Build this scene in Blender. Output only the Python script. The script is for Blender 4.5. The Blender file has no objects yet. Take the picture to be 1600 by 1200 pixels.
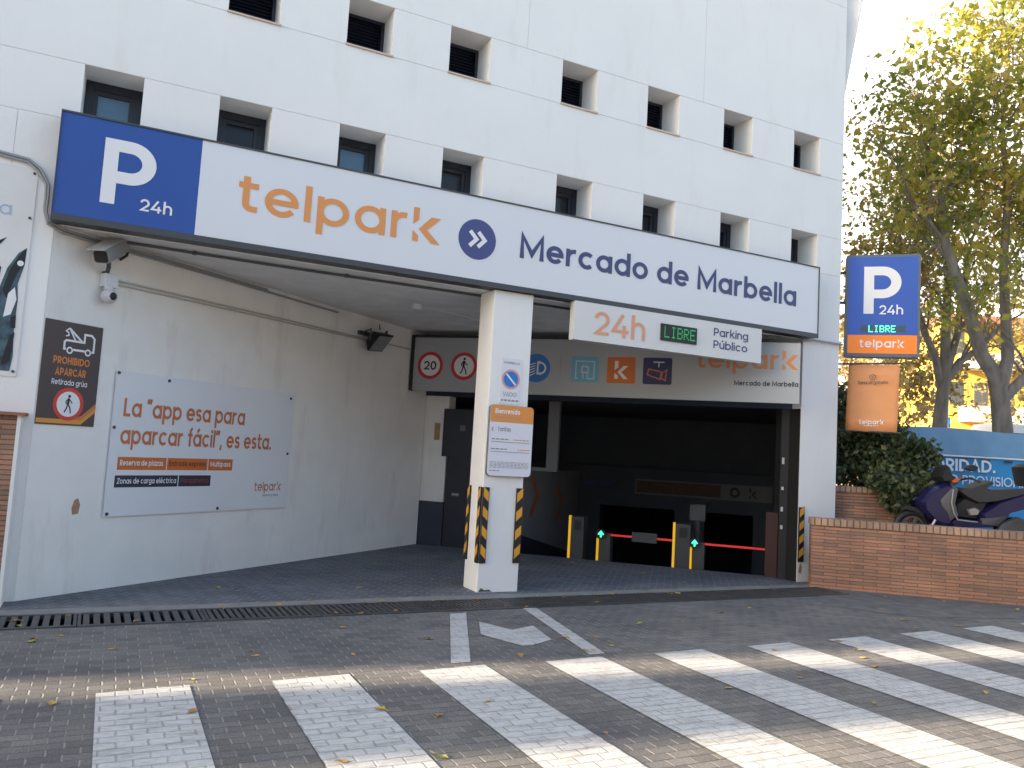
import bpy, math, random
from math import sin, cos, pi, radians, sqrt
from mathutils import Vector as V, Matrix

random.seed(7)
SC = bpy.context.scene
COL = SC.collection
# ------------------------------------------------------------------ camera
YAW, PIT, ROL = 0.4538, 0.0843, 0.0580
F = V((sin(YAW)*cos(PIT), cos(YAW)*cos(PIT), sin(PIT)))
R0 = V((cos(YAW), -sin(YAW), 0)); U0 = R0.cross(F)
RR = cos(ROL)*R0 + sin(ROL)*U0; UU = -sin(ROL)*R0 + cos(ROL)*U0
cd = bpy.data.cameras.new('camera'); cam = bpy.data.objects.new('camera', cd); COL.objects.link(cam)
cam.matrix_world = Matrix(((RR.x, UU.x, -F.x, 0), (RR.y, UU.y, -F.y, 0), (RR.z, UU.z, -F.z, 1.7), (0, 0, 0, 1)))
cd.sensor_width = 36; cd.lens = 28.33; cd.clip_start = .05; cd.clip_end = 2000
SC.camera = cam
# ------------------------------------------------------------------ light
SUN_EL, SUN_AZ = radians(15), radians(6.5)      # sun low on the left, slightly behind the facade
S = V((-cos(SUN_EL)*cos(SUN_AZ), cos(SUN_EL)*sin(SUN_AZ), sin(SUN_EL)))
W = bpy.data.worlds.new('World'); SC.world = W; W.use_nodes = True
nt = W.node_tree; bg = nt.nodes['Background']
sky = nt.nodes.new('ShaderNodeTexSky'); sky.sky_type = 'NISHITA'; sky.sun_disc = False
sky.sun_elevation = SUN_EL; sky.sun_rotation = math.atan2(S.x, S.y)
sky.air_density = 1.0; sky.dust_density = 1.8; sky.ozone_density = 1.0
# a bank of thin white cloud, added to whiten the sky beyond the trees
tcw = nt.nodes.new('ShaderNodeTexCoord'); dt = nt.nodes.new('ShaderNodeVectorMath'); dt.operation = 'DOT_PRODUCT'; dt.inputs[1].default_value = (.80, .57, .18)
nt.links.new(tcw.outputs['Generated'], dt.inputs[0])
cn = nt.nodes.new('ShaderNodeTexNoise'); cn.inputs['Scale'].default_value = 3; cn.inputs['Detail'].default_value = 6; nt.links.new(tcw.outputs['Generated'], cn.inputs['Vector'])
ca = nt.nodes.new('ShaderNodeMath'); ca.operation = 'MULTIPLY_ADD'; ca.inputs[1].default_value = .25; nt.links.new(cn.outputs[0], ca.inputs[0]); nt.links.new(dt.outputs['Value'], ca.inputs[2])
cm = nt.nodes.new('ShaderNodeMapRange'); cm.interpolation_type = 'SMOOTHSTEP'; cm.inputs['From Min'].default_value = .62; cm.inputs['From Max'].default_value = .95; nt.links.new(ca.outputs[0], cm.inputs[0])
cx_ = nt.nodes.new('ShaderNodeMix'); cx_.data_type = 'RGBA'; nt.links.new(cm.outputs[0], cx_.inputs[0]); nt.links.new(sky.outputs[0], cx_.inputs[6]); cx_.inputs[7].default_value = (4.3, 4.1, 3.8, 1)
nt.links.new(cx_.outputs[2], bg.inputs[0]); bg.inputs[1].default_value = 0.07
ld = bpy.data.lights.new('sun', 'SUN'); ld.energy = 2.9; ld.angle = radians(.7); ld.color = (1, .80, .58)
sun = bpy.data.objects.new('sun', ld); COL.objects.link(sun); sun.rotation_euler = S.to_track_quat('Z', 'Y').to_euler()
SC.view_settings.view_transform = 'Standard'; SC.view_settings.look = 'None'
SC.view_settings.exposure = 2.84; SC.view_settings.gamma = 1

# ------------------------------------------------------------------ materials
MATS = {}
def mat(name, col, rough=.6, var=.0, vscale=3., bump=0., bscale=40., metal=0., emit=None, estr=1., spec=.5, stretch=None, dirt=0., trans=0.):
    if name in MATS: return MATS[name]
    m = bpy.data.materials.new(name); m.use_nodes = True; MATS[name] = m
    n = m.node_tree; p = n.nodes['Principled BSDF']; L = n.links
    p.inputs['Base Color'].default_value = (*col, 1); p.inputs['Roughness'].default_value = rough
    p.inputs['Metallic'].default_value = metal; p.inputs['Specular IOR Level'].default_value = spec
    tc = n.nodes.new('ShaderNodeTexCoord'); src = tc.outputs['Object']
    if stretch:
        mp = n.nodes.new('ShaderNodeMapping'); mp.inputs['Scale'].default_value = stretch; L.new(src, mp.inputs[0]); src = mp.outputs[0]
    if var or dirt:
        t = n.nodes.new('ShaderNodeTexNoise'); t.inputs['Scale'].default_value = vscale; t.inputs['Detail'].default_value = 6
        L.new(src, t.inputs['Vector'])
        cr = n.nodes.new('ShaderNodeValToRGB'); L.new(t.outputs[0], cr.inputs[0])
        cr.color_ramp.elements[0].position = .3; cr.color_ramp.elements[1].position = .7
        cr.color_ramp.elements[0].color = (*[max(0, c*(1-var)) for c in col], 1)
        cr.color_ramp.elements[1].color = (*[min(1, c*(1+var)) for c in col], 1)
        o = cr.outputs[0]
        if dirt:
            mp2 = n.nodes.new('ShaderNodeMapping'); mp2.inputs['Scale'].default_value = (2.2, 2.2, .5); L.new(tc.outputs['Object'], mp2.inputs[0])
            t2 = n.nodes.new('ShaderNodeTexNoise'); t2.inputs['Scale'].default_value = 1.6; t2.inputs['Detail'].default_value = 9; t2.inputs['Roughness'].default_value = .65
            L.new(mp2.outputs[0], t2.inputs['Vector'])
            c2 = n.nodes.new('ShaderNodeValToRGB'); L.new(t2.outputs[0], c2.inputs[0])
            c2.color_ramp.elements[0].position = .55; c2.color_ramp.elements[1].position = .78
            c2.color_ramp.elements[0].color = (0, 0, 0, 1); c2.color_ramp.elements[1].color = (dirt, dirt, dirt, 1)
            mx = n.nodes.new('ShaderNodeMix'); mx.data_type = 'RGBA'; L.new(c2.outputs[0], mx.inputs[0]); L.new(o, mx.inputs[6])
            mx.inputs[7].default_value = (col[0]*.55, col[1]*.52, col[2]*.46, 1); o = mx.outputs[2]
        L.new(o, p.inputs['Base Color'])
    if bump:
        t = n.nodes.new('ShaderNodeTexNoise'); t.inputs['Scale'].default_value = bscale; t.inputs['Detail'].default_value = 5
        L.new(src, t.inputs['Vector'])
        b = n.nodes.new('ShaderNodeBump'); b.inputs['Strength'].default_value = bump; b.inputs['Distance'].default_value = .01
        L.new(t.outputs[0], b.inputs['Height']); L.new(b.outputs[0], p.inputs['Normal'])
    if emit:
        p.inputs['Emission Color'].default_value = (*emit, 1); p.inputs['Emission Strength'].default_value = estr
    if trans: p.inputs['Transmission Weight'].default_value = trans
    return m

def brickmat(name, c1, c2, mortar, bw, rh, ms, rot=0., axis='XY', rough=.8, paint=None, bump=.5, uv=None, wear=.5):
    """running bond; paint = colour laid over the bricks with worn patches"""
    m = bpy.data.materials.new(name); m.use_nodes = True; MATS[name] = m
    n = m.node_tree; p = n.nodes['Principled BSDF']; L = n.links
    tc = n.nodes.new('ShaderNodeTexCoord')
    if uv: src = n.nodes.new('ShaderNodeUVMap').outputs[0]
    else: src = tc.outputs['Object']
    mp = n.nodes.new('ShaderNodeMapping'); mp.inputs['Rotation'].default_value = (0, 0, rot); L.new(src, mp.inputs[0])
    nz = n.nodes.new('ShaderNodeTexNoise'); nz.inputs['Scale'].default_value = 5; nz.inputs['Detail'].default_value = 3; L.new(src, nz.inputs['Vector'])
    ad = n.nodes.new('ShaderNodeVectorMath'); ad.operation = 'MULTIPLY_ADD'; ad.inputs[1].default_value = (.012, .012, 0); L.new(nz.outputs['Color'], ad.inputs[0]); L.new(mp.outputs[0], ad.inputs[2])
    br = n.nodes.new('ShaderNodeTexBrick'); L.new(ad.outputs[0], br.inputs['Vector'])
    br.inputs['Scale'].default_value = 1; br.inputs['Brick Width'].default_value = bw; br.inputs['Row Height'].default_value = rh
    br.inputs['Mortar Size'].default_value = ms; br.inputs['Mortar Smooth'].default_value = .35; br.inputs['Bias'].default_value = -.1
    br.inputs['Color1'].default_value = (*c1, 1); br.inputs['Color2'].default_value = (*c2, 1); br.inputs['Mortar'].default_value = (*mortar, 1)
    t = n.nodes.new('ShaderNodeTexNoise'); t.inputs['Scale'].default_value = 1.1; t.inputs['Detail'].default_value = 8; t.inputs['Roughness'].default_value = .62; L.new(src, t.inputs['Vector'])
    cr = n.nodes.new('ShaderNodeValToRGB'); L.new(t.outputs[0], cr.inputs[0])
    cr.color_ramp.elements[0].position = .3; cr.color_ramp.elements[0].color = (.66, .60, .58, 1); cr.color_ramp.elements[1].position = .72; cr.color_ramp.elements[1].color = (1.34, 1.18, 1.02, 1)
    mu = n.nodes.new('ShaderNodeMix'); mu.data_type = 'RGBA'; mu.blend_type = 'MULTIPLY'; mu.inputs[0].default_value = 1; L.new(br.outputs[0], mu.inputs[6]); L.new(cr.outputs[0], mu.inputs[7])
    o = mu.outputs[2]
    t3 = n.nodes.new('ShaderNodeTexNoise'); t3.inputs['Scale'].default_value = 60; t3.inputs['Detail'].default_value = 4; L.new(src, t3.inputs['Vector'])
    c3 = n.nodes.new('ShaderNodeValToRGB'); L.new(t3.outputs[0], c3.inputs[0]); c3.color_ramp.elements[0].color = (.7, .7, .7, 1); c3.color_ramp.elements[1].color = (1.3, 1.3, 1.3, 1)
    m3 = n.nodes.new('ShaderNodeMix'); m3.data_type = 'RGBA'; m3.blend_type = 'MULTIPLY'; m3.inputs[0].default_value = 1; L.new(o, m3.inputs[6]); L.new(c3.outputs[0], m3.inputs[7]); o = m3.outputs[2]
    if paint:
        t4 = n.nodes.new('ShaderNodeTexNoise'); t4.inputs['Scale'].default_value = 4; t4.inputs['Detail'].default_value = 10; t4.inputs['Roughness'].default_value = .75
        mp4 = n.nodes.new('ShaderNodeMapping'); mp4.inputs['Scale'].default_value = (1, 2.6, 1); L.new(src, mp4.inputs[0]); L.new(mp4.outputs[0], t4.inputs['Vector'])
        c4 = n.nodes.new('ShaderNodeValToRGB'); L.new(t4.outputs[0], c4.inputs[0])
        c4.color_ramp.elements[0].position = .42; c4.color_ramp.elements[0].color = (1, 1, 1, 1)
        c4.color_ramp.elements[1].position = .80; c4.color_ramp.elements[1].color = (1-wear, 1-wear, 1-wear, 1)
        mf = n.nodes.new('ShaderNodeMath'); mf.operation = 'MULTIPLY_ADD'; mf.inputs[1].default_value = -.55; mf.inputs[2].default_value = 1; L.new(br.outputs['Fac'], mf.inputs[0])
        ml = n.nodes.new('ShaderNodeMath'); ml.operation = 'MULTIPLY'; L.new(mf.outputs[0], ml.inputs[0]); L.new(c4.outputs[0], ml.inputs[1])
        mx = n.nodes.new('ShaderNodeMix'); mx.data_type = 'RGBA'; L.new(ml.outputs[0], mx.inputs[0]); L.new(o, mx.inputs[6]); mx.inputs[7].default_value = (*paint, 1); o = mx.outputs[2]
    L.new(o, p.inputs['Base Color']); p.inputs['Roughness'].default_value = rough
    b = n.nodes.new('ShaderNodeBump'); b.inputs['Strength'].default_value = bump; b.inputs['Distance'].default_value = .012; b.invert = True
    ha = n.nodes.new('ShaderNodeMath'); ha.operation = 'MULTIPLY_ADD'; ha.inputs[1].default_value = -.25; L.new(t3.outputs[0], ha.inputs[0]); L.new(br.outputs['Fac'], ha.inputs[2])
    L.new(ha.outputs[0], b.inputs['Height']); L.new(b.outputs[0], p.inputs['Normal'])
    return m

def pavermat(name, c1, c2, bw, rh, paint=None, rot=0., cross=(.27, .255, .235), longc=(.085, .082, .08), pworn=(.2, .2, .2)):
    """running-bond setts: sanded joints, cross ones painted brighter as if low sun catches them, long ones dark; paint = worn coat on top"""
    m = bpy.data.materials.new(name); m.use_nodes = True; MATS[name] = m
    n = m.node_tree; p = n.nodes['Principled BSDF']; L = n.links
    def mth(op, a, b=None, c=None):
        q = n.nodes.new('ShaderNodeMath'); q.operation = op
        for i, x in enumerate((a, b, c)):
            if x is None: continue
            if isinstance(x, (int, float)): q.inputs[i].default_value = x
            else: L.new(x, q.inputs[i])
        return q.outputs[0]
    def noise(sc, det, rg, src):
        t = n.nodes.new('ShaderNodeTexNoise'); t.inputs['Scale'].default_value = sc; t.inputs['Detail'].default_value = det; t.inputs['Roughness'].default_value = rg; L.new(src, t.inputs['Vector']); return t
    def mix(f, a, b, blend='MIX'):
        q = n.nodes.new('ShaderNodeMix'); q.data_type = 'RGBA'; q.blend_type = blend
        for i, x in ((0, f), (6, a), (7, b)):
            if isinstance(x, tuple): q.inputs[i].default_value = (*x, 1)
            elif isinstance(x, (int, float)): q.inputs[i].default_value = x
            else: L.new(x, q.inputs[i])
        return q.outputs[2]
    def ramp(src, p0, v0, p1, v1):
        q = n.nodes.new('ShaderNodeMapRange'); q.interpolation_type = 'SMOOTHSTEP'
        for k, v in (('From Min', p0), ('From Max', p1), ('To Min', v0), ('To Max', v1)): q.inputs[k].default_value = v
        L.new(src, q.inputs[0]); return q.outputs[0]
    obj = n.nodes.new('ShaderNodeTexCoord').outputs['Object']
    mp = n.nodes.new('ShaderNodeMapping'); mp.inputs['Rotation'].default_value = (0, 0, rot); L.new(obj, mp.inputs[0])
    wob = noise(9, 3, .5, obj); ad = n.nodes.new('ShaderNodeVectorMath'); ad.operation = 'MULTIPLY_ADD'; ad.inputs[1].default_value = (.016, .016, 0); L.new(wob.outputs['Color'], ad.inputs[0]); L.new(mp.outputs[0], ad.inputs[2])
    sx = n.nodes.new('ShaderNodeSeparateXYZ'); L.new(ad.outputs[0], sx.inputs[0])
    v = mth('DIVIDE', sx.outputs[1], rh); row = mth('FLOOR', v); u = mth('ADD', mth('DIVIDE', sx.outputs[0], bw), mth('MULTIPLY', row, .5))
    dx = mth('MULTIPLY', mth('PINGPONG', u, .5), bw); dy = mth('MULTIPLY', mth('PINGPONG', v, .5), rh)
    big = noise(.9, 7, .6, obj); fine = noise(70, 4, .6, obj)
    jw = noise(2.3, 3, .5, obj)
    cj = ramp(dx, .0030, 1, .0075, 0); lj = ramp(dy, .0015, 1, .0065, 0)
    cj = mth('MULTIPLY', cj, ramp(jw.outputs[0], .30, .25, .55, 1)); lj = mth('MULTIPLY', lj, ramp(jw.outputs[0], .35, 1, .7, .45))
    wn = n.nodes.new('ShaderNodeTexWhiteNoise'); cb = n.nodes.new('ShaderNodeCombineXYZ'); L.new(mth('FLOOR', u), cb.inputs[0]); L.new(row, cb.inputs[1]); L.new(cb.outputs[0], wn.inputs[0])
    col = mix(wn.outputs[0], c1, c2)
    col = mix(1, col, mix(ramp(big.outputs[0], .32, 0, .7, 1), (.74, .75, .78), (1.18, 1.15, 1.10)), 'MULTIPLY')
    col = mix(1, col, mix(ramp(fine.outputs[0], .3, 0, .7, 1), (.72, .72, .72), (1.25, 1.25, 1.25)), 'MULTIPLY')
    sp = noise(1.7, 2, .5, obj); col = mix(ramp(sp.outputs[0], .70, 0, .80, .45), col, (.035, .034, .033))     # oil and damp spots
    if paint:
        mp4 = n.nodes.new('ShaderNodeMapping'); mp4.inputs['Scale'].default_value = (.8, 3.2, 1); mp4.inputs['Rotation'].default_value = (0, 0, .1); L.new(obj, mp4.inputs[0])
        w1 = noise(3.2, 10, .78, mp4.outputs[0]); w2 = noise(26, 5, .7, mp4.outputs[0])
        cov = mth('MULTIPLY', ramp(w1.outputs[0], .44, 1, .74, .22), ramp(w2.outputs[0], .44, 1, .76, .5))
        cov = mth('MULTIPLY', cov, mth('SUBTRACT', 1, mth('MULTIPLY', mth('MAXIMUM', cj, mth('MULTIPLY', lj, .8)), .5)))
        col = mix(lj, mix(cj, col, pworn), pworn)
        col = mix(cov, col, paint)
    else:
        col = mix(cj, mix(lj, col, longc), cross)
    L.new(col, p.inputs['Base Color']); p.inputs['Roughness'].default_value = .78
    h = mth('SUBTRACT', mth('MULTIPLY', fine.outputs[0], .22), mth('MAXIMUM', cj, lj)); h = mth('ADD', h, mth('MULTIPLY', wn.outputs[0], .25))
    b = n.nodes.new('ShaderNodeBump'); b.inputs['Strength'].default_value = .8; b.inputs['Distance'].default_value = .010; L.new(h, b.inputs['Height']); L.new(b.outputs[0], p.inputs['Normal'])
    return m

def leafmat(name, cols, scale, translucent=.45):
    m = bpy.data.materials.new(name); m.use_nodes = True; n = m.node_tree; L = n.links
    p = n.nodes['Principled BSDF']; out = n.nodes['Material Output']
    g = n.nodes.new('ShaderNodeNewGeometry'); t = n.nodes.new('ShaderNodeTexNoise'); t.inputs['Scale'].default_value = scale; t.inputs['Detail'].default_value = 2
    L.new(g.outputs['Position'], t.inputs['Vector'])
    ri = n.nodes.new('ShaderNodeMath'); ri.operation = 'MULTIPLY_ADD'; ri.inputs[1].default_value = .34; L.new(g.outputs['Random Per Island'], ri.inputs[0])
    sb = n.nodes.new('ShaderNodeMath'); sb.operation = 'SUBTRACT'; sb.inputs[1].default_value = .17; L.new(t.outputs[0], sb.inputs[0]); L.new(sb.outputs[0], ri.inputs[2])
    cr = n.nodes.new('ShaderNodeValToRGB'); L.new(ri.outputs[0], cr.inputs[0])
    E = cr.color_ramp.elements
    for i, c in enumerate(cols):
        pos = .28 + .44*i/(len(cols)-1)
        e = E[i] if i < 2 else E.new(pos)
        e.position = pos; e.color = (*c, 1)
    L.new(cr.outputs[0], p.inputs['Base Color']); p.inputs['Roughness'].default_value = .5
    tr = n.nodes.new('ShaderNodeBsdfTranslucent'); L.new(cr.outputs[0], tr.inputs[0])
    mx = n.nodes.new('ShaderNodeMixShader'); mx.inputs[0].default_value = translucent
    L.new(p.outputs[0], mx.inputs[1]); L.new(tr.outputs[0], mx.inputs[2]); L.new(mx.outputs[0], out.inputs[0])
    return m

WHITE = mat('white_render', (.80, .80, .79), .85, var=.02, vscale=1.2, bump=.25, bscale=90, dirt=.15)
STUCCO = mat('recess_stucco', (.82, .81, .785), .9, var=.04, vscale=2, bump=.35, bscale=60, dirt=.38)
SOFFIT = mat('soffit_plaster', (.74, .74, .74), .9, var=.08, vscale=3, bump=.3, bscale=40, dirt=.15)
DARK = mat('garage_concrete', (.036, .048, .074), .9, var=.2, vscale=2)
DARKW = mat('garage_wall_paint', (.27, .295, .335), .8, var=.06, vscale=2)
NAVY = mat('navy_frame', (.016, .020, .036), .4)
SLAT = mat('navy_slats', (.022, .026, .046), .45)
NAVYP = mat('navy_dado_paint', (.030, .038, .060), .6, var=.1)
GREY = mat('grey_metal', (.20, .21, .22), .45, var=.06, metal=.3)
DGREY = mat('dark_grey_metal', (.055, .060, .065), .45)
BLACK = mat('black_plastic', (.012, .012, .014), .5)
SIGNW = mat('sign_white', (.70, .72, .76), .45, var=.012, vscale=.8)
SIGNW2 = mat('panel_white', (.38, .40, .42), .5, var=.02, vscale=1)
BLUE = mat('sign_blue', (.020, .080, .34), .45, var=.03, vscale=1)
ORANGE = mat('sign_orange', (.72, .30, .09), .5)
ORANGE2 = mat('deep_orange', (.60, .15, .025), .5, var=.03)
PEACH = mat('banner_orange', (.66, .29, .12), .6, var=.05, vscale=5)
TXN = mat('navy_ink', (.055, .065, .17), .5)
TXW = mat('white_ink', (.78, .78, .80), .5)
TXK = mat('black_ink', (.02, .02, .022), .5)
TXG = mat('grey_ink', (.28, .28, .30), .5)
RED = mat('sign_red', (.55, .035, .04), .5)
RBLUE = mat('road_blue', (.03, .18, .55), .5)
CYAN = mat('icon_cyan', (.16, .42, .58), .5)
BROWN = mat('sign_brown', (.060, .042, .045), .5)
RUST = mat('poster_rust', (.55, .17, .06), .5)
GLASS = mat('window_glass', (.010, .013, .020), .12, spec=.35)
WBLUE = mat('window_blue_reflection', (.10, .21, .34), .35, var=.15, vscale=2, spec=.6)  # light-blue reflection painted into the pane colour
SILL = mat('sill_stone', (.58, .47, .40), .8, var=.1)
STEELD = mat('cast_iron', (.06, .061, .063), .5, var=.3, vscale=8, bump=.3)
CONC = mat('concrete', (.24, .235, .225), .9, var=.15, vscale=4, bump=.4, dirt=.4)
APRON = pavermat('apron_setts', (.118, .122, .138), (.165, .170, .188), .20, .10, rot=.66, cross=(.30, .30, .30), longc=(.25, .25, .255))
PAVE = pavermat('street_pavers', (.128, .126, .123), (.186, .181, .176), .166, .094, cross=(.27, .258, .24), longc=(.105, .102, .099))  # low-sun glint painted into the pale cross joints
PAINT = pavermat('paver_paint', (.140, .137, .132), (.205, .198, .190), .166, .094, paint=(.56, .56, .55), pworn=(.20, .20, .198))
ASPH = mat('asphalt', (.15, .147, .143), .9, var=.25, vscale=5, bump=.6, bscale=150, dirt=.2)
PLAZA = mat('plaza_paving', (.22, .20, .18), .9, var=.15, vscale=3)
BRICK = brickmat('thin_brick', (.41, .235, .17), (.22, .16, .13), (.15, .12, .105), .36, .047, .0055, rough=.9, bump=1.0, uv=True)
BRICKC = brickmat('cap_brick', (.40, .30, .24), (.29, .215, .17), (.15, .12, .10), .088, 2.0, .010, rough=.9, bump=1., uv=True)
YEL = mat('hazard_yellow', (.72, .34, .02), .6, var=.08, vscale=10)
GALV = mat('grey_conduit', (.32, .33, .34), .5, metal=.2)

# ------------------------------------------------------------------ mesh helpers
Z = V((0, 0, 1))
class Fr:                       # a vertical plane: a along, b up, c towards the viewer
    def __init__(s, o, u, n=None):
        s.o = V(o); s.u = V(u).normalized(); s.n = V(n).normalized() if n else V((s.u.y, -s.u.x, 0))
    def P(s, a, b, c=0.): return s.o + s.u*a + Z*b + s.n*c
class FrG:                      # a frame with its own up
    def __init__(s, o, u, w, n): s.o, s.u, s.w, s.n = V(o), V(u), V(w), V(n)
    def P(s, a, b, c=0.): return s.o + s.u*a + s.w*b + s.n*c

class MB:
    def __init__(s): s.v = []; s.f = []; s.uv = None; s.mi = []
    def add(s, vs, fs):
        k = len(s.v); s.v += [V(x) for x in vs]; s.f += [[k+i for i in f] for f in fs]; return s
    def box(s, fr, a0, a1, b0, b1, c0, c1):
        vs = [fr.P(a, b, c) for c in (c0, c1) for b in (b0, b1) for a in (a0, a1)]
        return s.add(vs, [(0, 2, 3, 1), (4, 5, 7, 6), (0, 1, 5, 4), (2, 6, 7, 3), (0, 4, 6, 2), (1, 3, 7, 5)])
    def quad(s, *p): return s.add(p, [range(len(p))])
    def prism(s, pts, d):
        n = len(pts); d = V(d); vs = [V(p) for p in pts] + [V(p)+d for p in pts]
        return s.add(vs, [list(range(n))[::-1], [n+i for i in range(n)]] + [(i, (i+1) % n, n+(i+1) % n, n+i) for i in range(n)])
    def rrect(s, fr, a0, a1, b0, b1, c0, c1, r, k=5):
        pts = []
        for cx, cy, t in ((a1-r, b1-r, 0), (a0+r, b1-r, 90), (a0+r, b0+r, 180), (a1-r, b0+r, 270)):
            for i in range(k+1):
                q = radians(t+90*i/k); pts.append(fr.P(cx+r*cos(q), cy+r*sin(q), c0))
        return s.prism(pts, fr.P(0, 0, c1)-fr.P(0, 0, c0))
    def disc(s, fr, a, b, r, c0, c1, k=40, sx=1.):
        return s.prism([fr.P(a+r*sx*cos(2*pi*i/k), b+r*sin(2*pi*i/k), c0) for i in range(k)], fr.P(0, 0, c1)-fr.P(0, 0, c0))
    def ring(s, fr, a, b, r0, r1, c, k=48):
        vs = []
        for i in range(k):
            q = 2*pi*i/k
            vs += [fr.P(a+r0*cos(q), b+r0*sin(q), c), fr.P(a+r1*cos(q), b+r1*sin(q), c)]
        return s.add(vs, [(2*i, 2*i+1, (2*i+3) % (2*k), (2*i+2) % (2*k)) for i in range(k)])
    def poly(s, fr, pts, c): return s.add([fr.P(a, b, c) for a, b in pts], [range(len(pts))])
    def tube(s, pts, rad, k=8, cap=True):
        pts = [V(p) for p in pts]; n = len(pts)
        if not isinstance(rad, (list, tuple)): rad = [rad]*n
        t0 = (pts[1]-pts[0]).normalized(); x = t0.orthogonal().normalized(); base = len(s.v)
        for i in range(n):
            t = (pts[min(i+1, n-1)]-pts[max(i-1, 0)]).normalized()
            x = (x - t*x.dot(t)).normalized(); y = t.cross(x)
            s.v += [pts[i] + (x*cos(2*pi*j/k)+y*sin(2*pi*j/k))*rad[i] for j in range(k)]
        for i in range(n-1):
            for j in range(k):
                a = base+i*k+j; b = base+i*k+(j+1) % k; s.f.append([a, b, b+k, a+k])
        if cap:
            s.f.append([base+j for j in range(k)][::-1]); s.f.append([base+(n-1)*k+j for j in range(k)])
        return s
    def ribbon(s, fr, pts, w, c, closed=False):
        n = len(pts); P = [V((p[0], p[1])) for p in pts]; lft = []; rgt = []
        for i in range(n):
            if closed: a = P[i]-P[i-1]; b = P[(i+1) % n]-P[i]
            else:
                a = P[i]-P[i-1] if i else P[1]-P[0]; b = P[i+1]-P[i] if i < n-1 else a
            a = a.normalized(); b = b.normalized(); t = a+b
            if t.length < 1e-6: t = a
            t = t.normalized(); nn = V((-t.y, t.x)); k = w/2/max(.45, nn.dot(V((-a.y, a.x))))
            lft.append(P[i]+nn*k); rgt.append(P[i]-nn*k)
        vs = [fr.P(p.x, p.y, c) for p in lft]+[fr.P(p.x, p.y, c) for p in rgt]
        m = n if closed else n-1
        return s.add(vs, [(n+i, n+(i+1) % n, (i+1) % n, i) for i in range(m)])
    def sphere(s, c, r, k=14, m=9, sc=(1, 1, 1)):
        c = V(c); vs = []; fs = []
        for i in range(m+1):
            for j in range(k):
                a = pi*i/m; b = 2*pi*j/k
                vs.append(c+V((r*sc[0]*sin(a)*cos(b), r*sc[1]*sin(a)*sin(b), r*sc[2]*cos(a))))
        for i in range(m):
            for j in range(k): fs.append((i*k+j, (i+1)*k+j, (i+1)*k+(j+1) % k, i*k+(j+1) % k))
        return s.add(vs, fs)
    def build(s, name, m, parent=None, loc=None, smooth=False, bevel=0., uv=None):
        org = V(loc) if loc is not None else V((0, 0, 0))
        q = parent
        if parent is not None:
            org = V((0, 0, 0))
            while q is not None: org = org + q.location; q = q.parent
        me = bpy.data.meshes.new(name); me.from_pydata([tuple(v-org) for v in s.v], [], [list(f) for f in s.f])
        for k in (m if isinstance(m, (list, tuple)) else [m]): me.materials.append(k)
        if s.mi:
            for p_, i in zip(me.polygons, s.mi): p_.material_index = i
        if uv:
            ul = me.uv_layers.new()
            for l in me.loops: ul.data[l.index].uv = uv(s.v[l.vertex_index])
        if smooth:
            for p_ in me.polygons: p_.use_smooth = True
        me.validate(); me.update()
        o = bpy.data.objects.new(name, me); COL.objects.link(o)
        if parent is not None: o.parent = parent
        else: o.location = org
        if smooth:
            e = o.modifiers.new('edges', 'EDGE_SPLIT'); e.split_angle = radians(40)
        if bevel:
            b = o.modifiers.new('bevel', 'BEVEL'); b.width = bevel; b.segments = 2; b.limit_method = 'ANGLE'; b.angle_limit = radians(50)
        return o

def thing(name, label, cat, loc, group=None):
    o = bpy.data.objects.new(name, None); COL.objects.link(o); o.location = loc; o.empty_display_size = .2
    o['label'] = label; o['category'] = cat
    if group: o['group'] = group
    return o
def tag(o, label, cat, group=None):
    o['label'] = label; o['category'] = cat
    if group: o['group'] = group
    return o
def struct(o, kind='structure'): o['kind'] = kind; return o

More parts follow.
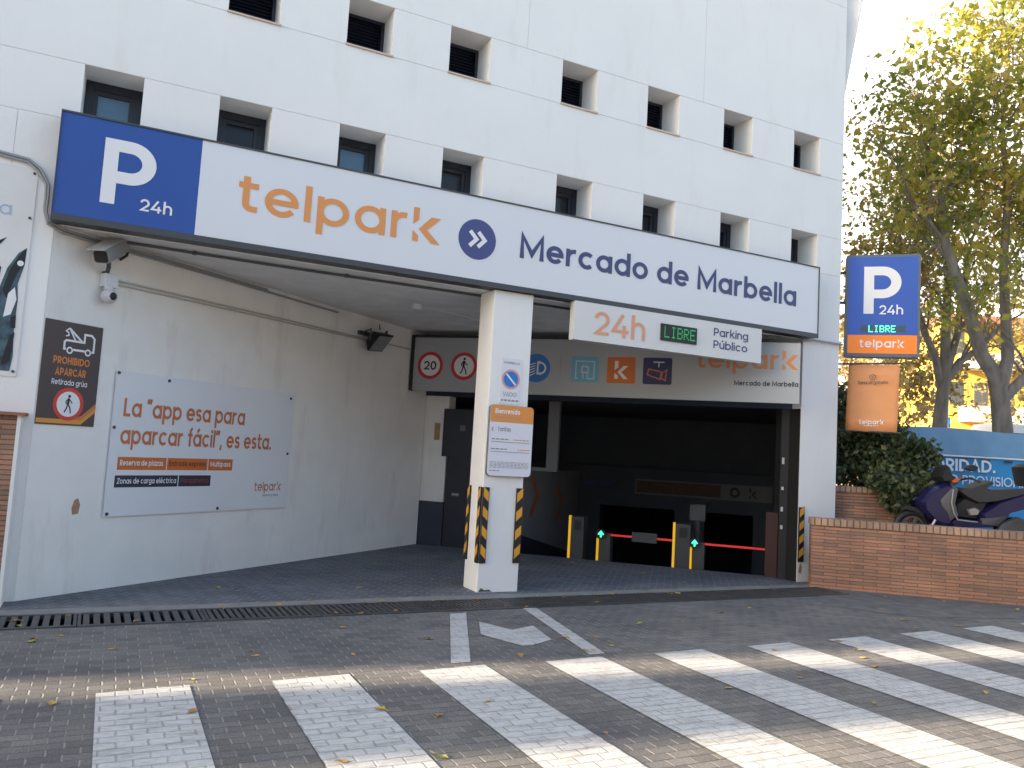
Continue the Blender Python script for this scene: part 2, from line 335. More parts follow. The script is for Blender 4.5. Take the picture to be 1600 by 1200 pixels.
# ------------------------------------------------------------------ lettering (geometric strokes)
XH, AS, DE = .77, 1.06, -.30
def arc(cx, cy, rx, ry, a0, a1, k=None):
    k = k or max(4, int(abs(a1-a0)/11))
    return [(cx+rx*cos(radians(a0+(a1-a0)*i/k)), cy+ry*sin(radians(a0+(a1-a0)*i/k))) for i in range(k+1)]
def glyph(ch, w):
    h = w/2; r = (XH-w)/2; cx = h+r; cy = XH/2; O = lambda: (arc(cx, cy, r, r, 0, 360, 36)[:-1], 1)
    full = 2*r+w; ra = .30-h*.6; s = []
    acc = {'á': 'a', 'é': 'e', 'í': 'i', 'ú': 'u', 'ó': 'o'}
    if ch in acc:
        st, wd = glyph(acc[ch], w)
        if ch == 'í': st = st[:1]
        x = wd/2; return st+[([(x-.03, .87), (x+.13, 1.08)], 0)], wd
    if ch == 'a': s = [O(), ([(full-h, 0), (full-h, XH)], 0)]; wd = full
    elif ch == 'b': s = [O(), ([(h, 0), (h, AS)], 0)]; wd = full
    elif ch == 'd': s = [O(), ([(full-h, 0), (full-h, AS)], 0)]; wd = full
    elif ch == 'p': s = [O(), ([(h, DE), (h, XH)], 0)]; wd = full
    elif ch == 'q': s = [O(), ([(full-h, DE), (full-h, XH)], 0)]; wd = full
    elif ch == 'g': s = [O(), ([(full-h, XH), (full-h, -.03)]+arc(cx, -.03, r, .24-h, 0, -150)[1:], 0)]; wd = full
    elif ch == 'o': s = [O()]; wd = full
    elif ch == 'e': s = [(arc(cx, cy, r, r, 0, 322), 0), ([(h*1.4, cy), (full-h*.02, cy)], 0)]; wd = full
    elif ch == 'c': s = [(arc(cx, cy, r, r, 45, 315), 0)]; wd = full*.93
    elif ch == 's':
        q = (XH-w)/4; x = h+q*1.25
        s = [(arc(x, XH-h-q, q*1.25, q, 25, 270)+arc(x, h+q, q*1.25, q, 90, -155)[1:], 0)]; wd = 2*q*1.25+w
    elif ch in 'nh': s = [([(h, 0), (h, AS if ch == 'h' else XH)], 0), (arc(h+ra, XH-h-ra, ra, ra, 180, 0)+[(h+2*ra, 0)], 0)]; wd = 2*ra+w
    elif ch == 'm': q = ra*.88; s = [([(h, 0), (h, XH)], 0)]+[(arc(h+q+k*2*q, XH-h-q, q, q, 180, 0)+[(h+2*q+k*2*q, 0)], 0) for k in (0, 1)]; wd = 4*q+w
    elif ch == 'u': s = [([(h, XH), (h, h+ra)]+arc(h+ra, h+ra, ra, ra, 180, 360)[1:], 0), ([(h+2*ra, XH), (h+2*ra, 0)], 0)]; wd = 2*ra+w
    elif ch == 'r': s = [([(h, 0), (h, XH)], 0), (arc(h+.29, XH-h-.29, .29, .29, 180, 78), 0)]; wd = .46
    elif ch == 't': s = [([(.10+h, 1.0), (.10+h, .16+h)]+arc(.26+h, .16+h, .16, .16, 180, 270)[1:]+[(.47, h)], 0), ([(0, XH-h), (.47, XH-h)], 0)]; wd = .48
    elif ch == 'f': s = [([(.12+h, 0), (.12+h, .86)]+arc(.12+h+.2, .86, .2, .2-.0, 180, 95)[1:], 0), ([(0, XH-h), (.42, XH-h)], 0)]; wd = .42
    elif ch == 'l': s = [([(h, 0), (h, AS)], 0)]; wd = w
    elif ch == 'i': s = [([(h, 0), (h, XH)], 0), ([(h, .88), (h, .88+w*1.05)], 0)]; wd = w
    elif ch == 'j': s = [([(h, -.2), (h, XH)], 0), ([(h, .88), (h, .88+w)], 0)]; wd = w
    elif ch == 'k': s = [([(h, 0), (h, AS)], 0), ([(w*.8, .33), (.55, XH)], 0), ([(w+.09, .47), (.60, 0)], 0)]; wd = .63
    elif ch == 'v': s = [([(.06, XH), (.33, h*.6), (.60, XH)], 0)]; wd = .66
    elif ch == 'x': s = [([(.06, XH), (.56, 0)], 0), ([(.56, XH), (.06, 0)], 0)]; wd = .62
    elif ch == 'y': s = [([(.06, XH), (.33, 0.04)], 0), ([(.60, XH), (.20, DE)], 0)]; wd = .66
    elif ch == 'z': s = [([(0, XH-h), (.50, XH-h), (.06, h), (.54, h)], 0)]; wd = .55
    elif ch == 'M': s = [([(h, 0), (h, 1-h*.4), (.52, .22), (1.04-h, 1-h*.4), (1.04-h, 0)], 0)]; wd = 1.04
    elif ch == 'N': s = [([(h, 0), (h, 1-h*.6), (.78-h, h*.6), (.78-h, 1)], 0)]; wd = .78
    elif ch in 'PRB':
        b0 = .50 if ch == 'B' else .42; ry = (1-h-b0)/2
        s = [([(h, 0), (h, 1)], 0), ([(h, 1-h), (.34, 1-h)]+arc(.34, 1-h-ry, ry*1.02, ry, 90, -90)[1:]+[(h, b0)], 0)]; wd = .34+ry*1.02+h
        if ch == 'R': s.append(([(.32, b0), (.58, 0)], 0)); wd = .66
        if ch == 'B': q = (b0-h)/2; s.append(([(h, b0), (.38, b0)]+arc(.38, h+q, q*1.05, q, 90, -90)[1:]+[(h, h)], 0)); wd = .38+q*1.05+h
    elif ch == 'D': s = [([(h, h), (h, 1-h), (.32, 1-h)]+arc(.32, .5, .5-h, .5-h, 90, -90)[1:], 1)]; wd = .82
    elif ch in 'EF':
        s = [([(h, 0), (h, 1)], 0), ([(h, 1-h), (.56, 1-h)], 0), ([(h, .51), (.52, .51)], 0)]; wd = .57
        if ch == 'E': s.append(([(h, h), (.56, h)], 0))
    elif ch == 'L': s = [([(h, 1), (h, h), (.52, h)], 0)]; wd = .53
    elif ch == 'T': s = [([(.31, 0), (.31, 1-w)], 0), ([(0, 1-h), (.62, 1-h)], 0)]; wd = .62
    elif ch == 'H': s = [([(h, 0), (h, 1)], 0), ([(.72-h, 0), (.72-h, 1)], 0), ([(h, .5), (.72-h, .5)], 0)]; wd = .72
    elif ch == 'I': s = [([(h, 0), (h, 1)], 0)]; wd = w
    elif ch == 'A': s = [([(.06, 0), (.39, 1-h*.5), (.72, 0)], 0), ([(.19, .30), (.59, .30)], 0)]; wd = .78
    elif ch == 'V': s = [([(.06, 1), (.38, h*.5), (.70, 1)], 0)]; wd = .76
    elif ch in 'O0':
        q = .5-h if ch == 'O' else .32-h*.5; s = [(arc(h+q, .5, q, .5-h, 0, 360, 36)[:-1], 1)]; wd = 2*q+w
    elif ch == 'C': q = .5-h; s = [(arc(.5, .5, q, q, 42, 318), 0)]; wd = .9
    elif ch == 'S': q = (1-w)/4; s = [(arc(h+q*1.05, 1-h-q, q*1.05, q, 25, 270)+arc(h+q*1.05, h+q, q*1.05, q, 90, -155)[1:], 0)]; wd = 2*q*1.05+w
    elif ch == 'Z': s = [([(0, 1-h), (.60, 1-h), (.06, h), (.64, h)], 0)]; wd = .65
    elif ch == 'K': s = [([(h, 0), (h, 1)], 0), ([(h, .42), (.62, 1)], 0), ([(.26, .55), (.66, 0)], 0)]; wd = .68
    elif ch == '2': q = .29-h*.3; s = [(arc(h*.6+q, 1-h-q, q, q, 172, -38)+[(.03+h*.7, h), (.64, h)], 0)]; wd = .66
    elif ch == '4': s = [([(.50, 1), (.07, .27), (.76, .27)], 0), ([(.56, 0), (.56, .55)], 0)]; wd = .78
    elif ch == '.': s = [([(h, 0), (h, w*1.1)], 0)]; wd = w*1.1
    elif ch == ',': s = [([(h*1.3, w), (h*.5, -w*.9)], 0)]; wd = w*1.1
    elif ch == '-': s = [([(0, .38), (.34, .38)], 0)]; wd = .34
    elif ch in '“”':
        d = -.08 if ch == '“' else -.08
        s = [([(x+.10, 1.06), (x+.10+d, .78)], 0) for x in (0, .20)]; wd = .36
    elif ch == '~':             # the logo's k: a stem cut by an open chevron
        wd = .76
    else: s = []; wd = .36
    return s, wd
def text(mb, fr, st, a, b, cap, w=.18, c=.004, width=None, track=.11, align=0, xh=.77):
    global XH
    XH = xh
    adv = 0; items = []
    for ch in st:
        s, wd = glyph(ch, w); items.append((ch, adv, s)); adv += wd + (track if ch != ' ' else 0)
    adv -= track
    xs = cap if width is None else width/adv
    if align: a -= adv*xs*align
    k = 0
    for ch, x, s in items:
        if ch == '~':
            q = lambda pts: mb.poly(fr, [(a+(x+p0)*xs, b+p1*cap) for p0, p1 in pts], c)
            q([(0, AS), (0, .52), (w, .68), (w, AS)][::-1]); q([(0, .34), (0, 0), (w, 0), (w, .18)][::-1])
            q([(.17, .40), (.52, XH), (.80, XH), (.41, .40)][::-1]); q([(.17, .40), (.41, .40), (.80, 0), (.54, 0)][::-1])
            continue
        for pts, cl in s:
            sub = FrG(fr.P(a+x*xs, b, 0), fr.u*xs, (fr.w if hasattr(fr, 'w') else Z)*cap, fr.n)
            mb.ribbon(sub, pts, w, c+k*.00018, bool(cl)); k = (k+1) % 6
    XH = .77
    return adv*xs
def bars(mb, fr, a0, a1, b, h, c=.004, seed=1):     # a line of print too small to read
    rnd = random.Random(seed); x = a0
    while x < a1:
        l = rnd.uniform(.02, .06); mb.poly(fr, [(x, b), (min(x+l, a1), b), (min(x+l, a1), b+h), (x, b+h)], c); x += l+.012

DOTS = {'L': '10000'*6+'11111', 'I': '01110'+'00100'*5+'01110', 'B': '11110'+'10001'*2+'11110'+'10001'*2+'11110',
        'R': '11110'+'10001'*2+'11110'+'10100'+'10010'+'10001', 'E': '11111'+'10000'*2+'11110'+'10000'*2+'11111'}
def led(mb, fr, st, a, b, w, h, c):
    n = len(st)*6-1; px = w/n; py = h/7
    for i, ch in enumerate(st):
        for k, d in enumerate(DOTS[ch]):
            if d == '1':
                x = a+(i*6+k % 5)*px; y = b+(6-k//5)*py
                mb.poly(fr, [(x+px*.06, y+py*.1), (x+px*.94, y+py*.1), (x+px*.94, y+py*.9), (x+px*.06, y+py*.9)], c)

# ------------------------------------------------------------------ frames of the place
D = 9.14
FAC = Fr((0, D, 0), (1, 0, 0))
A0 = V((-.72, 9.14, 0)); B0 = V((4.92, 13.56, 0)); C0 = V((9.42, 9.3, 0))
LW = Fr(A0, B0-A0); DL = Fr(B0, C0-B0); M_IN = -DL.n
SIDE = V((.70, .714, 0)).normalized()
CAMF = V((sin(YAW), cos(YAW), 0))
def cf(depth, lat=0, z=0): return CAMF*depth + R0*lat + Z*z       # a point by distance along the view
# ------------------------------------------------------------------ ground
GS = .022
def gy(x, y): return y + GS*x
g = MB(); BIG = 500
g.quad((-BIG, -BIG, 0), (BIG, -BIG, 0), (BIG, gy(0, 7.90), 0), (60, gy(60, 7.90), 0), (-60, gy(-60, 7.90), 0), (-BIG, gy(-60, 7.90), 0))
struct(g.build('street', PAVE))
g = MB(); GX0, GX1 = -3.3, 9.35
g.quad((-60, gy(-60, 7.9), 0), (GX0, gy(GX0, 7.9), 0), (GX0, gy(GX0, 8.46), 0), (-60, gy(-60, 8.46), 0))
g.quad((GX1, gy(GX1, 7.9), 0), (60, gy(60, 7.9), 0), (60, gy(60, 8.46), 0), (GX1, gy(GX1, 8.46), 0))
g.quad((-60, gy(-60, 8.46), 0), (60, gy(60, 8.46), 0), (60, gy(60, 8.74), 0), (-60, gy(-60, 8.74), 0))
struct(g.build('concrete_strip', CONC))
g = MB(); g.quad((-60, gy(-60, 8.74), 0), (60, gy(60, 8.74), 0), (60, 10.3, 0), (10, 9.7, 0), (C0.x+.3, C0.y+.1, 0), (B0.x, B0.y, 0), (B0.x-.3, B0.y-.1, 0), (A0.x-.3, A0.y, 0), (-60, 9.2, 0))
struct(g.build('entrance_apron', APRON))
g = MB()                       # the channel under the grating
g.quad((GX0, gy(GX0, 7.9), -.16), (GX1, gy(GX1, 7.9), -.16), (GX1, gy(GX1, 8.46), -.16), (GX0, gy(GX0, 8.46), -.16))
for y in (7.9, 8.46): g.quad((GX0, gy(GX0, y), -.16), (GX1, gy(GX1, y), -.16), (GX1, gy(GX1, y), 0), (GX0, gy(GX0, y), 0))
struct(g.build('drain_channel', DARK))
g = MB()                       # ramp down into the garage
for t0, t1, d0, d1, z0, z1 in ((-1, 6.6, 0, 13, 0, -2.4),):
    g.quad(DL.P(t0, z0, -d0), DL.P(t1, z0, -d0), DL.P(t1, z1, -d1), DL.P(t0, z1, -d1))
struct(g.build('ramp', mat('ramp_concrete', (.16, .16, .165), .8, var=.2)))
g = MB()
g.quad((9.35, 8.78, .62), (11.42, 7.06, .62), (14.4, 4.6, .62), (60, -14, .62), (BIG, -60, .62), (BIG, BIG, .62), (21.6, BIG, .62), (21.4, 20.6, .62), (10.19, 9.2, .62))
struct(g.build('plaza', PLAZA))
g = MB()
g.quad((8.7, 8.05, .004), (8.2, 7.5, .004), (8.8, 6.75, .004), (10.2, 6.35, .004), (12.5, 5.2, .004), (14.2, 4.75, .004), (11.42, 6.98, .004), (9.3, 8.72, .004), (9.0, 8.3, .004))
struct(g.build('asphalt_patch', ASPH))
# painted markings
for k in range(-1, 13):
    x = .045+1.098*k; far = 5.93+.012*max(0, x-3)**1.5*.9
    g = MB(); g.quad((x+.02, 1.2, .006), (x+.565+.02, 1.2, .006), (x+.565, far+.02, .006), (x, far-.01, .006)); struct(g.build('zebra_stripe', PAINT))
for pts in (((2.56, 6.06), (2.73, 6.06), (3.46, 7.87), (3.27, 7.85)), ((3.84, 6.04), (4.00, 6.05), (4.35, 7.98), (4.19, 8.0))):
    g = MB(); g.quad(*[(x, y, .005) for x, y in pts]); struct(g.build('lane_line', PAINT))
g = MB(); g.quad(*[(x, y, .005) for x, y in ((3.42, 7.45), (3.21, 6.93), (3.40, 6.45), (3.50, 6.45), (3.78, 6.61), (3.885, 7.18), (3.59, 7.04))]); struct(g.build('chevron_marking', PAINT))
# gratings
nseg = 12; seg = (GX1-GX0)/nseg
for i in range(nseg):
    x0 = GX0+i*seg; gr = FrG((x0, gy(x0, 7.9), 0), (1, GS, 0), (-GS, 1, 0), (0, 0, 1))
    coarse = i < 6
    root = thing('drain_grate', 'x', 'drain grate', (x0+seg/2, gy(x0+seg/2, 8.18), 0), 'drain grates across the garage entrance')
    e = .012
    m = MB(); m.box(gr, .004, seg-.004, 0.0, .05, -.03, e); m.box(gr, .004, seg-.004, .51, .56, -.03, e)
    m.box(gr, .004, .03, .05, .51, -.03, e); m.box(gr, seg-.03, seg-.004, .05, .51, -.03, e); m.build('frame', STEELD, root)
    m = MB(); p = (.078 if i < 4 else .062) if coarse else .05; n = int((seg-.06)/p); p = (seg-.06)/n
    for k in range(n): m.box(gr, .03+k*p+p*.2, .03+k*p+p*(.80 if coarse else .72), .05, .51, -.03, e-.003)
    if not coarse: m.box(gr, .03, seg-.03, .265, .295, -.028, e-.001)
    m.build('bars', STEELD, root)
    near = ('left of the frame end', 'outside the white wall end', 'under the brown tow sign wall', 'with wide slots below the white banner board', 'with narrow slots below the banner board right half', 'with narrow slots left of the column foot', 'touching the top of the left lane line', 'between the two lane lines at the column foot', 'dark and fine slotted right of the column', 'dark and fine slotted before the barriers', 'dark and fine slotted before the right barrier', 'last one beside the brick wall end')
    root['label'] = 'iron drain grate section '+near[i]

# ------------------------------------------------------------------ white parking building
bld = thing('parking_building', 'white rendered building with square windows over the garage entrance', 'building', (4.7, 9.4, 0))
WX = [-4.562, -3.24, -1.918, -.597, .716, 2.039, 3.329, 4.940, 6.330, 7.708, 9.112]; WW = .555
XL, XR = -25., 10.19
Z0, Z1, Z2, Z3, Z4, Z5, ZT = 3.716, 4.79, 5.396, 6.358, 6.97, 9.29, 11.6
m = MB(); YC, YB = -.008, -.62
def clad(x0, x1, z0, z1, l=1, r=1, b=1, t=1):
    e = .0028; m.box(FAC, x0+e*l, x1-e*r, z0+e*b, z1-e*t, YC+.0005, 0)
def row(z0, z1, xs, rows=True):
    ed = [XL]
    for x in xs: ed += [x, x+WW]
    ed.append(XR)
    for i in range(0, len(ed), 2):
        m.box(FAC, ed[i], ed[i+1], z0, z1, YB, YC); clad(ed[i], ed[i+1], z0, z1, 0, 0, 1, 1)
for z0, z1, cuts in ((Z0, Z1, [-1.13]), (Z2, Z3, []), (Z4, Z5, [1.4, 4.40, 7.31]), (Z5, ZT, [2.9, 5.9, 8.8])):
    m.box(FAC, XL, XR, z0, z1, YB, YC)
    xs = [XL]+cuts+[XR]
    for i in range(len(xs)-1): clad(xs[i], xs[i+1], z0, z1, int(i > 0), int(i < len(xs)-2), int(z0 != Z0), 1)
row(Z1, Z2, WX); row(Z3, Z4, WX)
m.box(FAC, XL, A0.x, 0, Z0, YB, 0)                          # ground floor left of the entrance
m.build('facade_wall', WHITE, bld)
m = MB(); m.box(LW, .004, 7.17, -.05, 3.70, -.3, 0); m.build('entrance_side_wall', STUCCO, bld)
m = MB(); m.box(FAC, 9.42, XR, -.02, 3.714, -.5, -.002); m.build('end_pier', WHITE, bld)
m = MB(); cb = Fr((4.07, 8.985, 0), (1, 0, 0)); m.box(cb, 0, .55, -.02, 3.698, -.42, 0); m.build('column', WHITE, bld, bevel=.012)
m = MB(); m.prism([(-1.2, 9.17, 3.70), (10.1, 9.17, 3.70), (10.1, 9.8, 3.70), (B0.x+.6, B0.y+.2, 3.70), (B0.x-.7, B0.y, 3.70)], (0, 0, .014)); m.build('soffit', SOFFIT, bld)
SW = Fr((XR, D, 0), SIDE)                                   # oblique side wall
m = MB(); m.box(SW, .45, 16, 0, ZT, -.3, 0)
m.add([(XR, D, 3.72), (XR, D+.62, 3.72), SW.P(.45, 3.72), (XR, D, ZT), (XR, D+.62, ZT), SW.P(.45, ZT)], [(0, 2, 5, 3), (0, 1, 2), (3, 5, 4), (1, 4, 5, 2)])
m.build('side_wall', WHITE, bld)
m = MB(); m.prism([(XL, D+.02, ZT), (XR, D+.02, ZT), SW.P(16, ZT), (10, 26, ZT), (XL, 26, ZT)], (0, 0, .3)); m.build('roof', SOFFIT, bld)
m = MB(); m.add([SW.P(.2, 7.9, .0), SW.P(3, 7.9, .0), SW.P(3, 11.5, 0), SW.P(.2, 11.5, 0), SW.P(.2, 11.5, .55), SW.P(3, 11.5, .55)], [(0, 1, 2, 3), (0, 4, 5, 1), (0, 3, 4), (1, 5, 2), (3, 2, 5, 4)]); m.build('side_canopy', SOFFIT, bld)
m = MB(); m.box(Fr((XL, D+.63, 0), (0, 1, 0), (-1, 0, 0)), 0, 16, 0, ZT, -.3, 0); m.box(Fr((XL, 26, 0), (1, 0, 0)), 0, 42, 0, ZT, -.3, 0); m.build('rear_wall', WHITE, bld)
m = MB(); m.box(Fr((XL-1.4, 7.45, 0), (1, 0, 0)), 0, 1.4, 0, 13, -1.27, 0); m.build('sun_blocker', WHITE, bld)  # unseen block added to shade the paving beside the sun strip
ob = thing('opposite_building', 'plain pale block across the street behind the viewer', 'building', (0, -12, 0))
m = MB(); m.box(Fr((-45, -11, 0), (1, 0, 0)), 0, 90, 0, 9, -.0, 9); m.build('wall', mat('opposite_wall', (.34, .34, .35), .85, var=.1), ob)
# windows
for i, x in enumerate(WX):
    # lower row, glazed
    y = -.41
    m = MB()
    for a0, a1, b0, b1 in ((x+.001, x+.075, Z1, Z2), (x+WW-.075, x+WW-.001, Z1, Z2), (x+.075, x+WW-.075, Z2-.085, Z2-.001), (x+.075, x+WW-.075, Z1, Z1+.08)): m.box(FAC, a0, a1, b0, b1, y-.08, y)
    w = m.build('window', NAVY, bld)
    m = MB()
    for a0, a1, b0, b1 in ((x+.075, x+.125, Z1+.08, Z2-.085), (x+WW-.125, x+WW-.075, Z1+.08, Z2-.085), (x+.125, x+WW-.125, Z2-.135, Z2-.085)): m.box(FAC, a0, a1, b0, b1, y-.07, y-.015)
    m.build('sash', NAVY, w)
    m = MB(); m.quad(FAC.P(x+.125, Z1+.08, y-.04), FAC.P(x+WW-.125, Z1+.08, y-.04), FAC.P(x+WW-.125, Z2-.135, y-.04), FAC.P(x+.125, Z2-.135, y-.04))
    m.build('pane', WBLUE if i in (3, 5) else GLASS, w)
    # upper row, louvred
    m = MB()
    for a0, a1, b0, b1 in ((x+.001, x+.04, Z3, Z4), (x+WW-.04, x+WW-.001, Z3, Z4), (x+.04, x+WW-.04, Z4-.04, Z4-.001), (x+.04, x+WW-.04, Z3, Z3+.03)): m.box(FAC, a0, a1, b0, b1, y-.1, y)
    w = m.build('louvre_window', NAVY, bld)
    m = MB()
    for k in range(13):
        b = Z3+.035+k*.0415
        m.quad(FAC.P(x+.04, b, y-.01), FAC.P(x+WW-.04, b, y-.01), FAC.P(x+WW-.04, b+.036, y-.05), FAC.P(x+.04, b+.036, y-.05))
    m.quad(FAC.P(x+.04, Z3, y-.09), FAC.P(x+WW-.04, Z3, y-.09), FAC.P(x+WW-.04, Z4, y-.09), FAC.P(x+.04, Z4, y-.09))
    m.build('slats', SLAT, w)
    m = MB(); m.box(FAC, x+.003, x+WW-.003, Z3+.001, Z3+.012, y, .001); m.box(FAC, x-.012, x+WW+.018, Z3-.008, Z3+.012, .001, .022); m.build('sill', SILL, w)
# garage interior
m = MB()
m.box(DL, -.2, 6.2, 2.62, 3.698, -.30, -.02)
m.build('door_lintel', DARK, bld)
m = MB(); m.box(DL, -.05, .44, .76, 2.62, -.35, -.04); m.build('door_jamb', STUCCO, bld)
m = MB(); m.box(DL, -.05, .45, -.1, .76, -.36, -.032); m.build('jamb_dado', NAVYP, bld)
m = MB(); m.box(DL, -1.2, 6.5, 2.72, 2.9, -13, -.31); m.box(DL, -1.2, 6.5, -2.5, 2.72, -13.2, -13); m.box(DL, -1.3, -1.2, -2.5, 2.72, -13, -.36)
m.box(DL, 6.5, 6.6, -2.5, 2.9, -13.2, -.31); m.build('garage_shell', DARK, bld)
m = MB()
cwf = Fr(DL.P(1.62, 0, -.5), M_IN, DL.u)
m.prism([cwf.P(0, 0.30, 0), cwf.P(5.3, -.62, 0), cwf.P(5.3, 1.34, 0), cwf.P(0, 1.42, 0)], -DL.u*.14)
chw = m.build('ramp_wall', DARKW, bld)
m = MB(); m.prism([cwf.P(-.01, -.4, .004), cwf.P(5.31, -1.2, .004), cwf.P(5.31, -.62, .004), cwf.P(-.01, .30, .004)], -DL.u*.15); m.build('dado', NAVYP, chw)
m = MB()
for x0, zt, zm, zb in ((1.0, 1.26, .90, .52), (3.05, 1.02, .70, .27)):
    m = MB(); m.ribbon(cwf, [(x0, zt), (x0+.5, zm), (x0, zb)], .13, .006); m.build('chevron', RUST, chw)
pass
m = MB(); m.box(DL, 2.12, 2.32, 1.40, 2.72, -.72, -.60); m.box(DL, 1.62, 2.12, 1.40, 1.46, -.72, -.60); m.build('mullion', mat('mullion_grey', (.16, .165, .17), .7), bld)
m = MB(); m.box(DL, -.6, 6.48, .55, 1.5, -6.9, -6.5); m.box(DL, -.6, 6.48, 1.5, 2.72, -7.2, -6.9)
m.box(DL, -.6, 2.0, -1.5, .55, -6.9, -6.5); m.box(DL, 3.8, 4.5, -1.5, .55, -6.9, -6.5); m.box(DL, 5.6, 6.48, -1.5, .55, -6.9, -6.5)
m.build('portal_beam', mat('portal_paint', (.075, .092, .125), .8, var=.08), bld)
m = MB(); m.box(DL, 6.03, 6.17, -.1, 2.62, -.16, -.035); m.box(DL, 6.2, 6.6, -.1, 2.62, -.5, -.30); m.box(Fr((9.418, 9.15, 0), (0, 1, 0), (-1, 0, 0)), 0, .49, -.01, 2.62, .0, .012); m.build('shutter_guide', mat('shutter_black', (.006, .007, .009), .6), bld)
m = MB(); m.box(DL, 5.84, 6.02, -.1, 1.0, -.22, -.12); m.build('door_edge_panel', mat('oxide_red', (.045, .012, .009), .6, var=.1), bld)
m = MB()
for b, h_ in ((1.76, .10), (1.36, .05), (1.03, .07), (.76, .06)):
    m = MB(); m.box(DL, 6.05, 6.085, b, b+h_, -.034, -.01); m.build('hinge', mat('hinge_pale', (.45, .46, .47), .5), bld)
# navy door beside the entrance
dr = thing('metal_door', 'dark navy metal door standing in the left end of the garage opening', 'door', DL.P(.8, 0, -.12))
m = MB(); m.box(DL, .46, 1.45, -.02, 1.56, -.12, -.06); m.box(DL, .36, 1.45, 1.56, 2.40, -.10, -.03); m.build('leaf', mat('door_navy', (.018, .022, .034), .5, var=.1), dr)
m = MB(); m.box(DL, .60, .72, .88, .93, -.059, -.03); m.tube([DL.P(.62, .9, -.03), DL.P(.62, .9, .01), DL.P(.72, .9, .01)], .012); m.build('handle', GALV, dr)
m = MB(); m.box(DL, .68, .78, 2.02, 2.12, -.029, -.024); m.build('sticker', mat('grey_label', (.12, .12, .13)), dr)
m = MB(); m.box(DL, .20, .30, 1.84, 2.14, -.038, -.026); tag(m.build('notice', mat('tan_notice', (.35, .24, .12), .6, var=.3, vscale=20), loc=DL.P(.25, 1.84, -.03)), 'small tan notice fixed on the jamb beside the navy door', 'notice')

# ------------------------------------------------------------------ long fascia sign
fs = thing('fascia_sign', 'long white and blue fascia sign spanning the whole garage entrance', 'sign', (4.4, 9.1, 3.7))
FS = Fr((0, 8.92, 0), (1, 0, 0)); X0, X1, XB = -.74, 9.49, .567
m = MB(); m.box(FS, X0, X1, 3.705, 4.80, -.215, -.006); m.build('box', DGREY, fs)
m = MB(); m.box(FS, X0, X1, 4.785, 4.803, -.005, .012); m.box(FS, X0, X1, 3.70, 3.765, -.005, .012); m.box(FS, X1-.014, X1, 3.765, 4.785, -.005, .012); m.box(FS, X0, X0+.008, 3.765, 4.785, -.005, .012); m.build('frame', DGREY, fs)
m = MB(); m.box(FS, XB, X1-.014, 3.765, 4.785, -.005, 0); wp = m.build('white_panel', SIGNW, fs)
m = MB(); m.box(FS, X0+.008, XB, 3.765, 4.785, -.005, 0); bp = m.build('blue_panel', BLUE, fs)
m = MB(); text(m, FS, 'P', -.335, 3.945, .665, .185, width=.485); m.build('letter', TXW, bp); m = MB(); text(m, FS, '24h', .035, 3.925, .125, .16, width=.30); m.build('lettering', TXW, bp)
m = MB(); text(m, FS, 'telpar~', .965, 4.108, .382, .165, width=2.30, track=.155, xh=.83); m.build('logo', ORANGE, wp)
m = MB(); text(m, FS, 'Mercado de Marbella', 4.352, 4.128, .300, .185, width=4.67); m.build('lettering', TXN, wp)
em = MB(); em.disc(FS, 3.766, 4.262, .250, 0, .003); em = em.build('arrow_disc', mat('disc_blue', (.06, .075, .22), .5), wp)
m = MB()
for k in (0, 1): m.ribbon(FS, [(3.665+k*.11, 4.355), (3.755+k*.11, 4.262), (3.665+k*.11, 4.169)], .05, .006)
m.build('chevron', TXW, em)

# ------------------------------------------------------------------ hanging 24h sign
hs = thing('hanging_sign', 'white hanging sign with 24h and a green LED panel under the fascia', 'sign', (6.9, 9.0, 3.2))
HS = Fr((5.18, 8.90, 0), (1, 0, 0)); HW = 3.17
m = MB(); m.box(HS, 0, HW, 3.195, 3.698, -.12, 0); hp = m.build('box', mat('lightbox_white', (.66, .67, .66), .5, var=.015), hs)
m = MB(); text(m, HS, '24h', .31, 3.29, .31, .15, width=.80); m.build('price_lettering', mat('salmon_ink', (.70, .33, .20), .5), hp)
m = MB(); text(m, HS, 'Parking', 2.28, 3.50, .115, .15, width=.63); m.build('lettering', TXN, hp); m = MB(); text(m, HS, 'Público', 2.28, 3.325, .115, .15, width=.62); m.build('lettering', TXN, hp)
m = MB(); m.box(HS, 1.36, 1.97, 3.335, 3.565, 0, .02); ld_ = m.build('led_display', BLACK, hs)
LEDM = mat('led_green', (.02, .3, .08), .5, emit=(.05, .75, .22), estr=.035)
m = MB(); led(m, HS, 'LIBRE', 1.41, 3.375, .53, .16, .0225); m.build('led_text', LEDM, ld_)

# ------------------------------------------------------------------ door header sign
PH = A0 + LW.u*6.58
HD = Fr(PH, DL.u)
dh = thing('door_header_sign', 'grey white panel with round traffic symbols above the garage door', 'sign', HD.P(3.2, 2.65))
m = MB(); m.box(HD, .075, 6.34, 2.66, 3.575, -.09, 0); hb = m.build('panel', SIGNW2, dh)
m = MB(); m.box(HD, .02, 6.36, 3.575, 3.62, -.1, .02); m.box(HD, .02, .075, 2.655, 3.575, -.1, .02); m.build('frame', BLACK, dh)
cz = 3.095; R_ = .235
def red_sign(a, lab):
    m = MB(); m.disc(HD, a, cz, R_*1.0, 0, .003); s = m.build(lab, TXW, hb)
    m = MB(); m.ring(HD, a, cz, R_*.76, R_, .005); m.build('red_ring', RED, s); return s
s = red_sign(.385, 'speed_limit_symbol'); m = MB(); text(m, HD, '20', .385, cz-.075, .15, .17, c=.006, align=.5); m.build('number', TXK, s)
s = red_sign(1.0, 'no_pedestrians_symbol'); m = MB()
